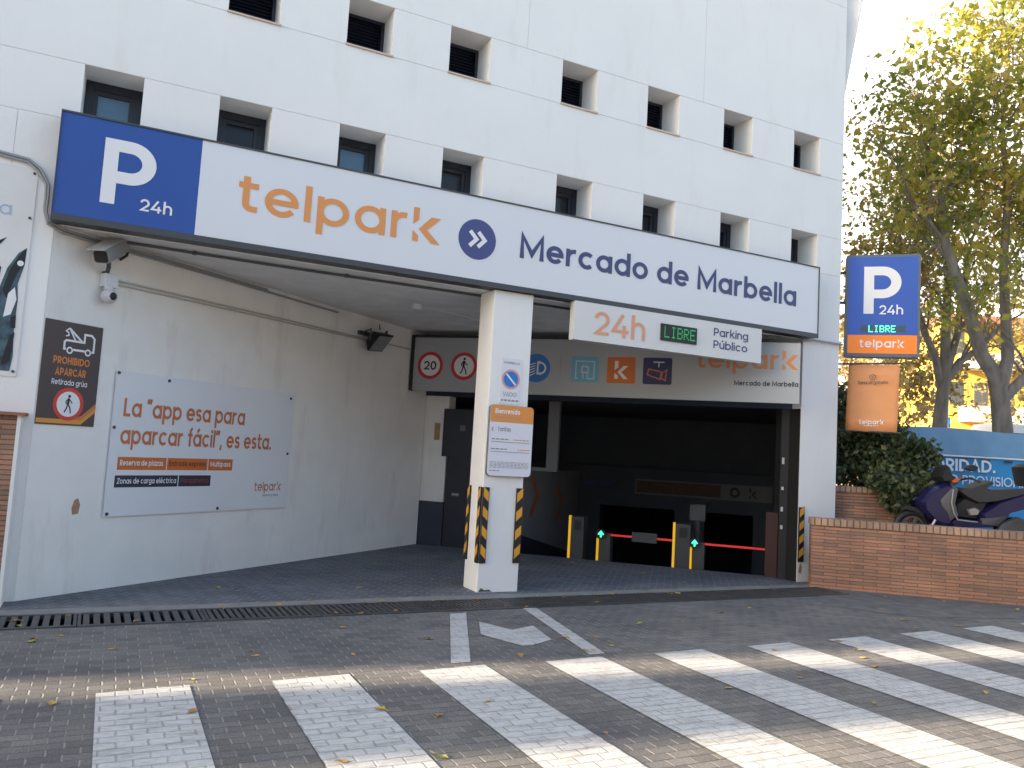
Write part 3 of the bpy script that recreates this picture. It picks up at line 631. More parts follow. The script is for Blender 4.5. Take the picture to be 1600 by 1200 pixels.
def walker(m, fr, a, b, k, c):
    m.disc(fr, a+.02*k, b+.40*k, .075*k, c, c+.001, 16)
    m.ribbon(fr, [(a+.0*k, b+.30*k), (a-.03*k, b+.0*k)], .13*k, c); m.ribbon(fr, [(a-.03*k, b+.03*k), (a+.10*k, b-.20*k), (a+.15*k, b-.45*k)], .07*k, c+.0003)
    m.ribbon(fr, [(a-.04*k, b+.03*k), (a-.09*k, b-.22*k), (a-.20*k, b-.42*k)], .07*k, c+.0006)
    m.ribbon(fr, [(a, b+.28*k), (a+.14*k, b+.12*k), (a+.20*k, b+.05*k)], .055*k, c+.0009); m.ribbon(fr, [(a-.02*k, b+.28*k), (a-.15*k, b+.13*k), (a-.13*k, b+.0*k)], .055*k, c+.0012)
walker(m, HD, 1.0, cz, .31, .006); m.build('walker', TXK, s)
m = MB(); m.disc(HD, 2.265, cz, R_, 0, .003); s = m.build('headlight_symbol', RBLUE, hb); m = MB()
m.ribbon(HD, [(2.29, cz+.09), (2.29, cz-.09), (2.33, cz-.09)]+arc(2.33, cz, .09, .09, -90, 90)+[(2.33, cz+.09)], .03, .006, True)
for k in range(5): m.ribbon(HD, [(2.25, cz+.08-.04*k), (2.08+.02*k, cz+.03-.04*k)], .014, .006)
m.build('beam_mark', TXW, s)
m = MB(); m.poly(HD, [(2.668, cz-.14), (2.676, cz-.14), (2.676, cz+.22), (2.668, cz+.22)], .003); m.build('divider', TXG, hb)
def icon(a, mt, lab): m = MB(); m.rrect(HD, a-.225, a+.225, cz-.21, cz+.21, 0, .003, .03); return m.build(lab, mt, hb)
LTC = mat('icon_pale', (.55, .66, .72), .5)
s = icon(3.08, CYAN, 'charging_symbol'); m = MB()
m.ribbon(HD, [(2.97, cz-.15), (2.93, cz-.15), (2.93, cz+.13), (3.23, cz+.13), (3.23, cz-.15), (3.12, cz-.15), (3.12, cz-.06)], .018, .006); m.ribbon(HD, [(3.05, cz-.15), (3.05, cz-.06)], .016, .006)
m.ribbon(HD, [(3.03, cz-.05), (3.03, cz+.04), (3.13, cz+.04), (3.13, cz-.05)], .02, .0064, True); m.ribbon(HD, [(3.055, cz+.05), (3.055, cz+.08)], .012, .006); m.ribbon(HD, [(3.105, cz+.05), (3.105, cz+.08)], .012, .006); m.build('plug_mark', LTC, s)
s = icon(3.665, ORANGE2, 'logo_symbol'); m = MB(); text(m, HD, '~', 3.56, cz-.14, .27, .22, c=.006); m.build('letter', TXW, s)
s = icon(4.235, mat('icon_navy', (.028, .032, .11), .5), 'camera_symbol'); m = MB()
m.ribbon(HD, [(4.17, cz+.14), (4.34, cz+.14)], .02, .006); m.ribbon(HD, [(4.255, cz+.14), (4.255, cz+.06)], .018, .006); m.build('camera_mount', LTC, s); m = MB()
m.ribbon(HD, [(4.10, cz+.03), (4.30, cz-.01), (4.28, cz-.13), (4.08, cz-.06)], .018, .006, True); m.ribbon(HD, [(4.31, cz-.03), (4.38, cz+.02), (4.36, cz-.15), (4.30, cz-.11)], .018, .0063, True); m.build('camera_mark', RUST, s)
m = MB(); text(m, HD, 'telpar~', 4.83, 3.165, .265, .17, width=1.47, track=.15, xh=.83); m.build('logo', mat('logo_orange', (.60, .22, .07), .5), hb)
m = MB(); text(m, HD, 'Mercado de Marbella', 5.40, 2.91, .072, .19, width=.92); m.build('lettering', TXK, hb)

# ------------------------------------------------------------------ corner guards
def guard(fr_list, label):
    root = thing('corner_guard', label, 'corner guard', fr_list[0][0].P(0, .4), 'yellow and black corner guards')
    m = MB()
    for fr, a0, a1, b0, b1, d in fr_list: m.box(fr, a0, a1, b0, b1, .0008, .022)
    m.build('rubber_strip', BLACK, root, bevel=.004)
    m = MB()
    for fr, a0, a1, b0, b1, d in fr_list:
        h_ = .115; n = 4; st = (b1-b0)/n
        for k in range(n):
            y = b0+.05+k*st; dy = d*.07
            m.poly(fr, [(a0+.008, y-min(dy, 0)), (a1-.008, y+max(dy, 0)), (a1-.008, y+max(dy, 0)+h_), (a0+.008, y-min(dy, 0)+h_)], .0228)
    m.build('yellow_bands', YEL, root)
cs = Fr((4.07, 8.985, 0), (0, -1, 0), (-1, 0, 0))   # left face of the column, a=0 at the front edge
guard([(cb, 0.0, .085, .345, 1.26, -1), (cs, -.085, -.001, .345, 1.26, 1)], 'yellow and black guard on the front left edge of the white column')
guard([(cb, .455, .55, .345, 1.26, 1)], 'yellow and black guard on the right edge of the white column')
guard([(cs, -.42, -.335, .345, 1.26, 1)], 'narrow yellow and black guard on the rear edge of the white column')
ep = Fr((9.42, D+.002, 0), (1, 0, 0))
guard([(ep, 0.0, .11, .30, 1.12, 1)], 'yellow and black guard on the white pier beside the brick wall')
# signs on the column
vs = thing('no_parking_plate', 'small white plate with blue no parking roundel on the column', 'sign', cb.P(.3, 2.45))
m = MB(); m.box(cb, .145, .435, 2.29, 2.86, .001, .008); vp = m.build('plate', SIGNW, vs)
m = MB(); m.ring(cb, .29, 2.60, .10, .125, .0095); m.build('ring', mat('faded_red', (.62, .32, .33), .5), vp)
m = MB(); m.disc(cb, .29, 2.60, .099, .008, .0092, 32); rd = m.build('roundel', RBLUE, vp)
m = MB(); m.ribbon(cb, [(.225, 2.665), (.355, 2.535)], .022, .0105); m.build('slash', TXW, rd)
m = MB(); text(m, cb, 'MARBELLA', .18, 2.79, .03, .16, c=.01, width=.22); text(m, cb, 'VADO', .19, 2.385, .055, .12, c=.01, width=.19); bars(m, cb, .17, .41, 2.325, .022, .01, 3); m.build('lettering', TXG, vp)
tb = thing('tariff_board', 'rounded white tariff board with orange top on the column', 'sign', cb.P(.3, 1.4))
TB = Fr(cb.P(.015, 0, .055), (1, 0, 0)); TW, TZ0, TZ1 = .60, 1.40, 2.27
m = MB(); m.rrect(TB, 0, TW, TZ0, TZ1, -.05, -.006, .05); m.build('backing', GREY, tb)
m = MB(); m.rrect(TB, .004, TW-.004, TZ0+.004, TZ1-.004, -.006, 0, .05); tp = m.build('panel', mat('tariff_white', (.70, .71, .78), .45), tb)
m = MB(); pts = arc(.054, TZ1-.054, .05, .05, 180, 90)+arc(TW-.054, TZ1-.054, .05, .05, 90, 0)+[(TW-.004, TZ1-.21), (.004, TZ1-.21)]
m.poly(TB, pts[::-1], .002); m.build('orange_header', mat('header_orange', (.72, .28, .06), .5), tp)
m = MB(); text(m, TB, 'Bienvenido', .065, TZ1-.105, .06, .22, c=.0035, width=.34); m.build('title', TXW, tp)
m = MB(); text(m, TB, 'Tarifas', .11, TZ1-.32, .052, .16, c=.0035, width=.18)
bars(m, TB, .065, .43, TZ1-.155, .012, .0035, 1); m.ribbon(TB, [(.05, TZ1-.325), (.035, TZ1-.30), (.05, TZ1-.275)], .012, .0035)
for k, y in enumerate((TZ1-.425, TZ1-.545)):
    bars(m, TB, .035, .26, y, .014, .0035, k+5); m.poly(TB, [(.035, y-.03), (.56, y-.03), (.56, y-.023), (.035, y-.023)], .0035)
for k in range(5): bars(m, TB, .03, .56, TZ1-.70-k*.017, .006, .0035, k+9)
bars(m, TB, .03, .16, TZ1-.81, .012, .0035, 21); m.build('lettering', TXG, tp)
m = MB(); bars(m, TB, .34, .56, TZ1-.425, .012, .0035, 31); m.build('price_print', ORANGE, tp); m = MB(); bars(m, TB, .40, .56, TZ1-.545, .012, .0035, 32); m.build('price_print', ORANGE, tp)

# ------------------------------------------------------------------ on the left entrance wall
ts = thing('tow_away_sign', 'brown no parking tow sign with truck pictogram on white wall', 'sign', LW.P(.33, 1.7))
m = MB(); m.box(LW, .018, .655, 1.71, 2.757, .001, .012); sp = m.build('plate', BROWN, ts)
c = .0135
m = MB()
tk = lambda pts, w=.022, cl=False: m.ribbon(LW, [(.235+x*.33, 2.44+y*.26) for x, y in pts], w, c, cl)
tk([(0.06, .16), (0, .16), (0, .44), (.06, .50), (.66, .50), (.66, .82), (.90, .82), (1, .70), (1, .16), (.93, .16)]); tk([(.30, .16), (.70, .16)]); tk([(.60, .50), (.12, .98)]); tk([(.36, .52), (.16, .90)], .016)
tk([(.12, .98), (.02, .86), (.10, .80), (.12, .70), (.02, .66)], .014)
for x in (.19, .81): tk(arc(x, .12, .085, .11, 0, 360, 20)[:-1], .016, True)
m.build('truck_pictogram', TXW, sp)
m = MB(); text(m, LW, 'PROHIBIDO', .335, 2.325, .075, .2, c=c, width=.40, align=.5); text(m, LW, 'APARCAR', .335, 2.21, .075, .2, c=c, width=.335, align=.5); m.build('orange_lettering', mat('letter_orange', (.66, .22, .04), .5), sp)
m = MB(); text(m, LW, 'Retirada grúa', .335, 2.115, .055, .15, c=c, width=.39, align=.5); m.build('white_lettering', TXW, sp)
m = MB(); m.disc(LW, .345, 1.925, .165, .012, .0133); s = m.build('no_pedestrians_symbol', TXW, sp)
m = MB(); m.ring(LW, .345, 1.925, .128, .168, .0145); m.build('red_ring', mat('bright_red', (.62, .045, .03), .5), s)
m = MB(); walker(m, LW, .345, 1.925, .20, .0143); m.build('walker', TXK, s)
m = MB(); m.poly(LW, [(.018, 1.725), (.50, 1.725), (.655, 1.86), (.655, 1.905), (.50, 1.77), (.018, 1.77)], c); m.build('orange_stripe', mat('stripe_orange', (.68, .29, .04), .5), sp)
m = MB(); m.poly(LW, [(.50, 1.77), (.655, 1.905), (.655, 1.955), (.50, 1.815), (.40, 1.77)], c+.0004); m.build('rust_stripe', RUST, sp)

ab = thing('advert_board', 'large white advertising board with rust lettering on the entrance side wall', 'sign', LW.P(2.3, .75))
BD = Fr(LW.P(0, 0, .03), LW.u, LW.n)
m = MB(); m.box(BD, .862, 3.69, .765, 2.33, -.02, 0); pn = m.build('panel', mat('board_white', (.74, .755, .79), .5, var=.02, vscale=1.2, dirt=.08), ab)
m = MB(); text(m, BD, 'La “app esa para', .985, 1.845, .20, .17, width=1.80, track=.10); text(m, BD, 'aparcar fácil”, es esta.', .975, 1.545, .20, .17, width=2.33, track=.10); m.build('slogan', RUST, pn)
for nm, a0, a1, z0, z1, mt in (('orange_label', .97, 1.615, 1.265, 1.405, ORANGE2), ('orange_label', 1.63, 2.23, 1.265, 1.405, ORANGE2), ('orange_label', 2.245, 2.64, 1.265, 1.405, ORANGE2), ('navy_label', .955, 1.80, 1.075, 1.205, TXN), ('navy_label', 1.815, 2.30, 1.075, 1.205, TXN)):
    m = MB(); m.box(BD, a0, a1, z0, z1, 0, .002); m.build(nm, mt if mt is not TXN else mat('label_navy', (.02, .022, .055), .5), pn)
m = MB(); text(m, BD, 'Reserva de plazas', 1.0, 1.312, .062, .19, width=.57, c=.0035); text(m, BD, 'Multipass', 2.275, 1.312, .062, .19, width=.33, c=.0035); text(m, BD, 'Zonas de carga eléctrica', .985, 1.115, .06, .17, width=.79, c=.0035); m.build('white_lettering', TXW, pn)
m = MB(); text(m, BD, 'Entrada express', 1.655, 1.312, .062, .17, width=.55, c=.0035); m.build('dark_lettering', mat('maroon_ink', (.20, .03, .01), .5), pn)
m = MB(); text(m, BD, 'Parquímetro', 1.845, 1.115, .06, .15, width=.42, c=.0035); m.build('red_lettering', mat('dull_red', (.30, .05, .025), .5), pn)
m = MB(); text(m, BD, 'telpar~', 3.06, 1.00, .115, .13, width=.50, c=.0035, track=.15); m.build('logo', RUST, pn)
m = MB(); text(m, BD, 'aparca y sigue', 3.22, .93, .028, .16, width=.30, c=.0035); m.build('tagline', TXG, pn)
m = MB()
for a, b in ((1.55, 2.29), (3.62, 2.26), (.885, 1.72), (2.45, .80), (.90, .795), (3.64, 1.5), (.88, 2.31)): m.disc(BD, a, b, .018, 0, .01, 12)
m.build('bolts', DGREY, pn)
m = MB(); m.poly(LW, [(.52, .80), (.585, .81), (.60, .90), (.57, .97), (.53, .95), (.505, .87)], .002); tag(m.build('plaster_chip', mat('chip_brown', (.40, .24, .15), .9, var=.2, vscale=20), loc=LW.P(.55, .8)), 'brown chip of missing plaster low on the white entrance wall', 'wall damage')

m = MB(); m.poly(cb, [(.02, .005), (.20, .005), (.16, .03), (.10, .025), (.05, .05)], .002); tag(m.build('paint_chip', mat('chip_dark', (.10, .09, .08), .9), loc=cb.P(.1, .0)), 'dark chipped paint at the foot of the white column', 'wall damage')
m = MB(); m.poly(ep, [(.03, .14), (.085, .12), (.10, .22), (.07, .28), (.05, .25), (.035, .2)], .002); tag(m.build('rust_stain', mat('chip_brown', (.40, .24, .15)), loc=ep.P(.06, .1)), 'brown worn patch under the guard on the white pier', 'wall damage')
# cameras, lamp, conduits
bc = thing('bullet_camera', 'grey bullet security camera in housing under the fascia sign', 'camera', LW.P(.66, 3.33))
fr0 = LW.P(.35, 3.44, .27); bk = LW.P(.70, 3.665, .11); ax = (bk-fr0).normalized(); up = (Z-ax*ax.z).normalized(); sd = ax.cross(up)
BC = FrG(fr0, sd, up, -ax); Lc = (bk-fr0).length
m = MB(); m.rrect(BC, -.085, .085, -.07, .085, -Lc, 0, .03); m.build('housing', mat('camera_grey', (.30, .31, .32), .4, metal=.2), bc, bevel=.004)
m = MB(); m.rrect(BC, -.07, .07, -.06, .06, 0.0, .004, .025); m.build('front_glass', BLACK, bc)
m = MB(); m.rrect(BC, -.095, .095, .087, .098, -Lc*.9, .07, .004, 2); m.build('sunshield', mat('camera_grey2', (.36, .37, .38), .4), bc)
m = MB(); m.tube([LW.P(.50, 3.50, .19), LW.P(.54, 3.38, .15), LW.P(.60, 3.34, .05), LW.P(.60, 3.34, 0)], .022); m.build('bracket', DGREY, bc)
m = MB(); m.tube([LW.P(.70, 3.65, .11), LW.P(.80, 3.66, .09), LW.P(.81, 3.58, .06), LW.P(.76, 3.52, .02)], .016); m.build('cable', BLACK, bc)
dc = thing('dome_camera', 'white dome security camera hanging below a junction box', 'camera', LW.P(.62, 3.1))
m = MB(); m.box(LW, .56, .72, 3.19, 3.33, .002, .09); m.build('junction_box', SIGNW, dc, bevel=.006)
m = MB(); m.sphere(LW.P(.615, 3.09, .10), .085, 18, 10, (1, 1, .95)); m.tube([LW.P(.615, 3.19, .08), LW.P(.615, 3.14, .09)], .05); m.build('dome_body', mat('dome_white', (.62, .62, .62), .35), dc, smooth=True)
m = MB(); m.sphere(LW.P(.612, 3.088, .145), .05, 16, 8); m.build('lens', BLACK, dc, smooth=True)
m = MB(); cx = lambda s, z, c=.02: LW.P(s, z, c)
m.tube([cx(.72, 3.29), cx(3.5, 3.33), cx(6.54, 3.36)], .011, 6); m.tube([cx(.72, 3.25), cx(3.5, 3.295), cx(5.3, 3.32)], .009, 6)
tag(m.build('wall_conduit', mat('conduit_cream', (.50, .49, .46), .6), loc=cx(.72, 3.25)), 'pale double conduit running along the entrance side wall to the floodlight', 'conduit')
m = MB()
for k in (0, 1):
    o = k*.035; dz = -k*.03
    pts = [(-2.4, 4.36+dz), (-1.24, 4.325+dz), (-.99, 4.30+dz), (-.88-o*.6, 4.22+dz*.8), (-.80-o*.6, 4.08), (-.795-o*.6, 3.92), (-.80-o*.4, 3.82), (-.77-o*.2, 3.72+dz)]
    m.tube([FAC.P(a, b, .025) for a, b in pts]+[LW.P(.08, 3.665+dz, .03), LW.P(.55, 3.66+dz, .03), LW.P(1.2+k, 3.665+dz, .03), LW.P(3.0+1.5*k, 3.66+dz, .03)], .014, 6)
tag(m.build('facade_conduit', GALV, loc=FAC.P(-.8, 4.0, 0)), 'grey bundle of conduits bending round the left end of the fascia', 'conduit')
m = MB(); m.tube([(-.2, 9.40, 3.68), (1.5, 9.42, 3.675), (4.0, 9.42, 3.68), (9.2, 9.36, 3.68)], .016, 6); m.box(Fr((0, 9.42, 3.69), (1, 0, 0)), .6, .64, -.03, .01, -.025, .025); m.box(Fr((0, 9.42, 3.69), (1, 0, 0)), 2.3, 2.34, -.03, .01, -.025, .025)
tag(m.build('soffit_conduit', DGREY, loc=(2, 9.42, 3.68)), 'dark conduit clipped under the soffit just behind the fascia', 'conduit')
m = MB(); m.tube([(8.6, 9.3, 3.66), (9.3, 9.10, 3.655), (9.6, 9.10, 3.70), (10.22, 9.10, 3.70), (10.26, 9.3, 3.71)], .016, 6); tag(m.build('pier_cable', GALV, loc=(9.8, 9.1, 3.7)), 'grey cable crossing the top of the white pier under the fascia', 'cable')
m = MB(); m.tube([(3.72, 10.72, 3.69), (5.6, 11.6, 3.69)], .012, 6); m.box(Fr((3.62, 10.74, 0), (1, 0, 0)), 0, .11, 3.63, 3.70, -.05, .05); tag(m.build('soffit_sensor', SIGNW, loc=(3.66, 10.7, 3.66)), 'small white sensor box with cable on the grey soffit', 'sensor')
fl = thing('floodlight', 'black floodlight tilted down on the entrance side wall near the door', 'lamp', LW.P(5.4, 3.34))
ctr = LW.P(5.30, 3.28, .28); fw = (-Z*.62 + LW.n*.75 + LW.u*.15).normalized(); us = (LW.u - fw*LW.u.dot(fw)).normalized(); wsx = fw.cross(us)
FL = FrG(ctr, us, wsx, fw)
m = MB(); m.add([FL.P(a, b, 0) for a, b in ((-.24, -.17), (.24, -.17), (.24, .17), (-.24, .17))]+[FL.P(a, b, -.16) for a, b in ((-.15, -.10), (.15, -.10), (.15, .10), (-.15, .10))], [(0, 3, 2, 1), (4, 5, 6, 7), (0, 1, 5, 4), (1, 2, 6, 5), (2, 3, 7, 6), (3, 0, 4, 7)]); m.build('housing', BLACK, fl, bevel=.012)
m = MB(); m.box(FL, -.21, .21, -.14, .14, .001, .008); m.build('glass', mat('lamp_glass', (.22, .24, .24), .15, spec=.9), fl)
m = MB(); m.tube([FL.P(-.26, 0, -.06), FL.P(-.26, .14, -.16), LW.P(5.1, 3.42, .05)], .014, 6); m.tube([FL.P(.26, 0, -.06), FL.P(.26, .14, -.16), LW.P(5.6, 3.42, .05)], .014, 6); m.box(LW, 5.05, 5.65, 3.39, 3.45, .001, .06); m.build('bracket', DGREY, fl)
m = MB(); m.tube([LW.P(5.35, 3.52, .2), LW.P(5.45, 3.60, .12), LW.P(5.6, 3.55, .03)], .010, 6); m.build('cable', BLACK, fl)

# ------------------------------------------------------------------ left poster and brick pier
po = thing('wall_poster', 'grey poster with dark ink figures, cut by the left edge', 'poster', FAC.P(-1.3, 2.15))
m = MB(); m.box(FAC, -2.3, -.90, 2.15, 4.22, .001, .010); pp = m.build('panel', mat('poster_grey', (.72, .72, .71), .5, var=.03), po)
INK = mat('ink_teal', (.045, .085, .11), .6, var=.8, vscale=9); INK2 = mat('ink_black', (.012, .014, .02), .6)
m = MB()
m.poly(FAC, [(-1.12, 2.2), (-1.10, 2.6), (-1.13, 2.95), (-1.07, 3.2), (-.99, 3.36), (-.925, 3.42), (-.93, 3.25), (-.97, 3.05), (-.955, 2.9), (-.96, 2.62), (-.945, 2.35), (-.96, 2.2)][::-1], .0125)
m.poly(FAC, [(-1.9, 2.2), (-1.8, 2.9), (-1.5, 3.3), (-1.25, 3.32), (-1.12, 3.2), (-1.15, 2.8), (-1.2, 2.2)][::-1], .0125); m.build('ink_figure', INK, pp)
m = MB()
m.poly(FAC, [(-1.09, 2.98), (-1.05, 3.18), (-.98, 3.34), (-.925, 3.42), (-.93, 3.30), (-.985, 3.15), (-1.02, 3.02), (-1.05, 2.9)][::-1], .014)
m.poly(FAC, [(-1.0, 2.72), (-.955, 2.75), (-.95, 2.62), (-.99, 2.62)][::-1], .014); m.poly(FAC, [(-1.04, 2.25), (-.99, 2.55), (-.95, 2.58), (-.965, 2.3)][::-1], .014)
m.poly(FAC, [(-1.3, 3.42), (-1.16, 3.46), (-1.10, 3.50), (-1.18, 3.38)][::-1], .014); m.build('ink_shadow', INK2, pp)
m = MB(); m.poly(FAC, [(-1.06, 2.72), (-1.04, 2.95), (-.99, 3.02), (-.965, 2.9), (-1.0, 2.75)][::-1], .0155); m.build('ink_highlight', TXW, pp); m = MB(); m.disc(FAC, -.965, 3.26, .028, .0145, .0155, 16); m.build('ink_eye', TXW, pp)
m = MB(); text(m, FAC, 'a', -1.19, 3.72, .13, .12, c=.013); m.build('lettering', mat('pale_blue_ink', (.36, .47, .60), .5), pp)
m = MB()
for b in (4.17, 3.72, 2.2): m.disc(FAC, -.93, b, .014, .010, .018, 10)
m.build('bolts', DGREY, pp)
bpz = thing('brick_pier', 'narrow brick pier with tile cap at the left edge', 'wall', (-1.1, 8.9, 0))
PRF = Fr((-3.2, 8.86, 0), (1, 0, 0)); PW = 2.405
m = MB(); m.box(PRF, 0, PW-.03, -.02, 1.775, -.275, 0); m.build('brickwork', BRICK, bpz, uv=lambda v: (v.x+v.y, v.z))
m = MB(); m.box(PRF, PW-.03, PW, -.02, 1.775, -.275, .004); m.build('mortar_edge', WHITE, bpz)
m = MB(); m.box(PRF, -.03, PW+.035, 1.775, 1.805, -.278, .04); m.build('tile_cap', mat('cap_tile', (.34, .13, .07), .8, var=.2, vscale=8), bpz)

# ------------------------------------------------------------------ barriers in the garage
ARMR = mat('arm_red', (.55, .03, .03), .5, emit=(.75, .03, .03), estr=.07)  # red of the barrier arms, with weak emission put in
STRP = mat('strip_yellow', (.75, .42, .02), .5, emit=(.9, .48, .02), estr=.08)
HOUS = mat('housing_grey', (.055, .06, .062), .5, var=.05)
GARW = mat('arrow_green', (.02, .5, .2), .5, emit=(.05, .85, .35), estr=.38)
zb = -.09
def machine(t, top, w, label):
    r = thing('ticket_machine', label, 'ticket machine', DL.P(t, zb, -.5), 'ticket machines at the garage barriers')
    m = MB(); m.box(DL, t+.035, t+w, zb, top, -.85, -.50); m.build('housing', HOUS, r, bevel=.01)
    m = MB(); m.box(DL, t-.005, t+.032, zb, top+.015, -.56, -.49); m.build('light_strip', STRP, r)
    m = MB(); m.box(DL, t+.10, t+w-.05, top-.22, top-.06, -.499, -.492); m.build('screen', BLACK, r)
machine(2.615, .66, .26, 'grey ticket machine with tall yellow edge left of both red arms')
machine(4.385, .68, .28, 'grey ticket machine with tall yellow edge between the two red arms')
def barrier(t, top, arm, label, box=None):
    r = thing('barrier_gate', label, 'barrier', DL.P(t, zb, -.5), 'barrier gates on the ramp')
    m = MB(); m.box(DL, t+.03, t+.22, zb, top+.02, -.80, -.53); m.build('housing', HOUS, r, bevel=.01)
    m = MB(); m.box(DL, t-.012, t+.018, zb, top-.06, -.56, -.49); m.build('light_strip', STRP, r)
    m = MB(); m.disc(DL, t+.06, top+.01, .085, -.52, -.48, 28); d_ = m.build('signal_disc', BLACK, r)
    m = MB(); x = t+.06; z = top+.01
    m.ribbon(DL, [(x-.042, z-.005), (x, z+.045), (x+.042, z-.005)], .026, -.476); m.ribbon(DL, [(x, z+.035), (x, z-.05)], .026, -.4756); m.build('green_arrow', GARW, d_)
    m = MB(); m.box(DL, t+.15, arm, top-.010, top+.020, -.58, -.54); m.build('arm', ARMR, r)
    if box: m = MB(); m.box(DL, box[0], box[1], top-.07, top+.09, -.54, -.52); m.build('arm_plate', HOUS, r)
barrier(3.12, .39, 4.37, 'barrier with green arrow and grey plate on its red arm', (3.70, 4.12))
barrier(4.68, .375, 6.02, 'barrier with green arrow and plain red arm by the pier')
ws = thing('welcome_sign', 'dim long sign on the portal beam deep in the garage', 'sign', DL.P(4.4, .86, -6.5))
WS = Fr(DL.P(0, 0, -6.5), DL.u)
m = MB(); m.box(WS, 2.84, 6.01, .87, 1.24, .002, .05); sg_ = m.build('panel', mat('dim_panel', (.17, .19, .21), .6), ws)
m = MB(); m.box(WS, 2.88, 4.85, .92, 1.20, .05, .053); m.build('orange_field', mat('dim_orange', (.10, .035, .015), .6), sg_)
m = MB(); text(m, WS, 'Bienvenido', 3.15, .99, .15, .2, c=.055, width=1.25); m.build('lettering', TXK, sg_)
m = MB(); m.ring(WS, 5.17, 1.06, .06, .12, .053); text(m, WS, '~', 5.5, .95, .22, .18, c=.053); m.build('symbols', TXK, sg_)
m = MB(); m.box(WS, 1.56, 2.26, .99, 1.12, .002, .03); tag(m.build('direction_plate', mat('plate_blue', (.03, .06, .25), .5), loc=WS.P(1.9, 1, .02)), 'small dark blue plate on the portal left of the long sign', 'sign')
m = MB(); m.box(DL, 4.60, 4.86, .72, 1.0, -1.3, -1.0); m.tube([DL.P(4.73, -.2, -1.15), DL.P(4.73, .72, -1.15)], .06, 10); m.add([DL.P(4.55, 1.03, -1.3), DL.P(4.95, 1.10, -1.3), DL.P(4.95, 1.06, -.9), DL.P(4.55, .99, -.9)], [(0, 1, 2, 3)])
tag(m.build('card_reader', HOUS, loc=DL.P(4.73, 0, -1.15)), 'grey card reader on a post behind the middle ticket machine', 'card reader')

# ------------------------------------------------------------------ blade P sign and banner on the building corner
PS = Fr((10.5, 9.35, 0), (.718, -.696, 0))
ps = thing('parking_blade_sign', 'blue illuminated P sign with orange foot on the building corner', 'sign', PS.P(.6, 3.57, -.1))
m = MB(); m.rrect(PS, .035, 1.14, 3.565, 5.24, -.22, -.004, .03); m.build('cabinet', mat('cabinet_grey', (.11, .14, .18), .45), ps)
m = MB(); m.box(PS, .075, 1.10, 3.92, 5.20, -.004, 0); b1 = m.build('blue_panel', mat('blade_blue', (.028, .085, .36), .4, emit=(.03, .09, .40), estr=.03), ps)
m = MB(); m.box(PS, .075, 1.10, 3.62, 3.918, -.004, 0); o1 = m.build('orange_panel', mat('blade_orange', (.75, .20, .02), .4, emit=(.8, .2, .02), estr=.04), ps)
m = MB(); text(m, PS, 'P', .305, 4.265, .775, .185, width=.555); m.build('letter', TXW, b1); m = MB(); text(m, PS, '24h', .545, 4.255, .15, .15, width=.345); m.build('lettering', TXW, b1)
m = MB(); m.box(PS, .27, .93, 3.965, 4.075, 0, .003); l1 = m.build('led_display', mat('led_back', (.05, .09, .14), .4), b1)
m = MB(); led(m, PS, 'LIBRE', .385, 3.965, .40, .11, .005); m.build('led_text', mat('led_bright', (.1, .6, .4), .5, emit=(.08, .9, .45), estr=.42), l1)
m = MB(); text(m, PS, 'telpar~', .255, 3.715, .125, .18, width=.66, track=.15, xh=.83); m.build('logo', TXW, o1)
m = MB()
for b in (4.95, 4.45): m.box(PS, -.25, .035, b, b+.04, -.14, -.10)
m.build('bracket', DGREY, ps)
BN = Fr((10.48, 9.35, 0), (.40, -.9165, 0))
ba = thing('hanging_banner', 'small orange cloth banner hanging below the blue P sign', 'banner', BN.P(.5, 2.36))
m = MB(); n = 10
for i in range(n+1):
    t = i/n; wob = .012*sin(t*7)
    for j in range(7):
        q = j/6; m.v.append(BN.P(.12-.03*(1-q)+t*.775, 2.362+q*1.06-.028*t+.004*sin(t*9), wob+.012*sin(q*5+t*3)))
for i in range(n):
    for j in range(6): a = i*7+j; m.f.append([a, a+7, a+8, a+1])
clo = m.build('cloth', PEACH, ba, smooth=True); sm = clo.modifiers.new('thick', 'SOLIDIFY'); sm.thickness = .004
m = MB(); text(m, BN, 'telpar~', .31, 2.465, .07, .16, c=.034, width=.37, track=.15); bars(m, BN, .38, .60, 2.435, .01, .034, 3); m.build('logo', TXW, clo)
m = MB(); text(m, BN, 'Descárgatela', .285, 3.10, .05, .16, c=.034, width=.44); m.ribbon(BN, arc(.50, 3.21, .045, .04, 0, 360, 16)[:-1], .01, .034, True); m.ribbon(BN, [(.48, 3.22), (.50, 3.20), (.53, 3.24)], .01, .0345); m.build('lettering', BROWN, clo)
m = MB(); m.tube([BN.P(-.12, 3.44), BN.P(.95, 3.42)], .014, 8); m.tube([BN.P(-.12, 2.36), BN.P(.92, 2.34)], .012, 8); m.build('rod', DGREY, ba)

# ------------------------------------------------------------------ brick walls
def brickwall(name, P, Q, z0, z1, th, label, capz=.10):
    fr = Fr(P, V(Q)-V(P)); L = (V(Q)-V(P)).length; k1 = z1-capz
    r = thing(name, label, 'wall', fr.P(L/2, 0, -th/2))
    m = MB(); m.box(fr, 0, L, z0, k1, -th, 0); m.build('brickwork', BRICK, r, uv=lambda v: ((v-fr.o).dot(fr.u)+(v-fr.o).dot(fr.n), v.z))
    m = MB(); m.box(fr, -.015, L, k1, z1, -th-.02, .02); m.build('coping', BRICKC, r, uv=lambda v: ((v-fr.o).dot(fr.u), 1+.3*((v-fr.o).dot(fr.n)+v.z)), bevel=.006)
    return r
brickwall('brick_wall', (9.27, 8.73, 0), (14.6, 4.40, 0), -.02, 1.0, .26, 'low red brick retaining wall with upright brick coping at right')
pw = cf(12.9, 5.0); pq = cf(12.9, 7.3)
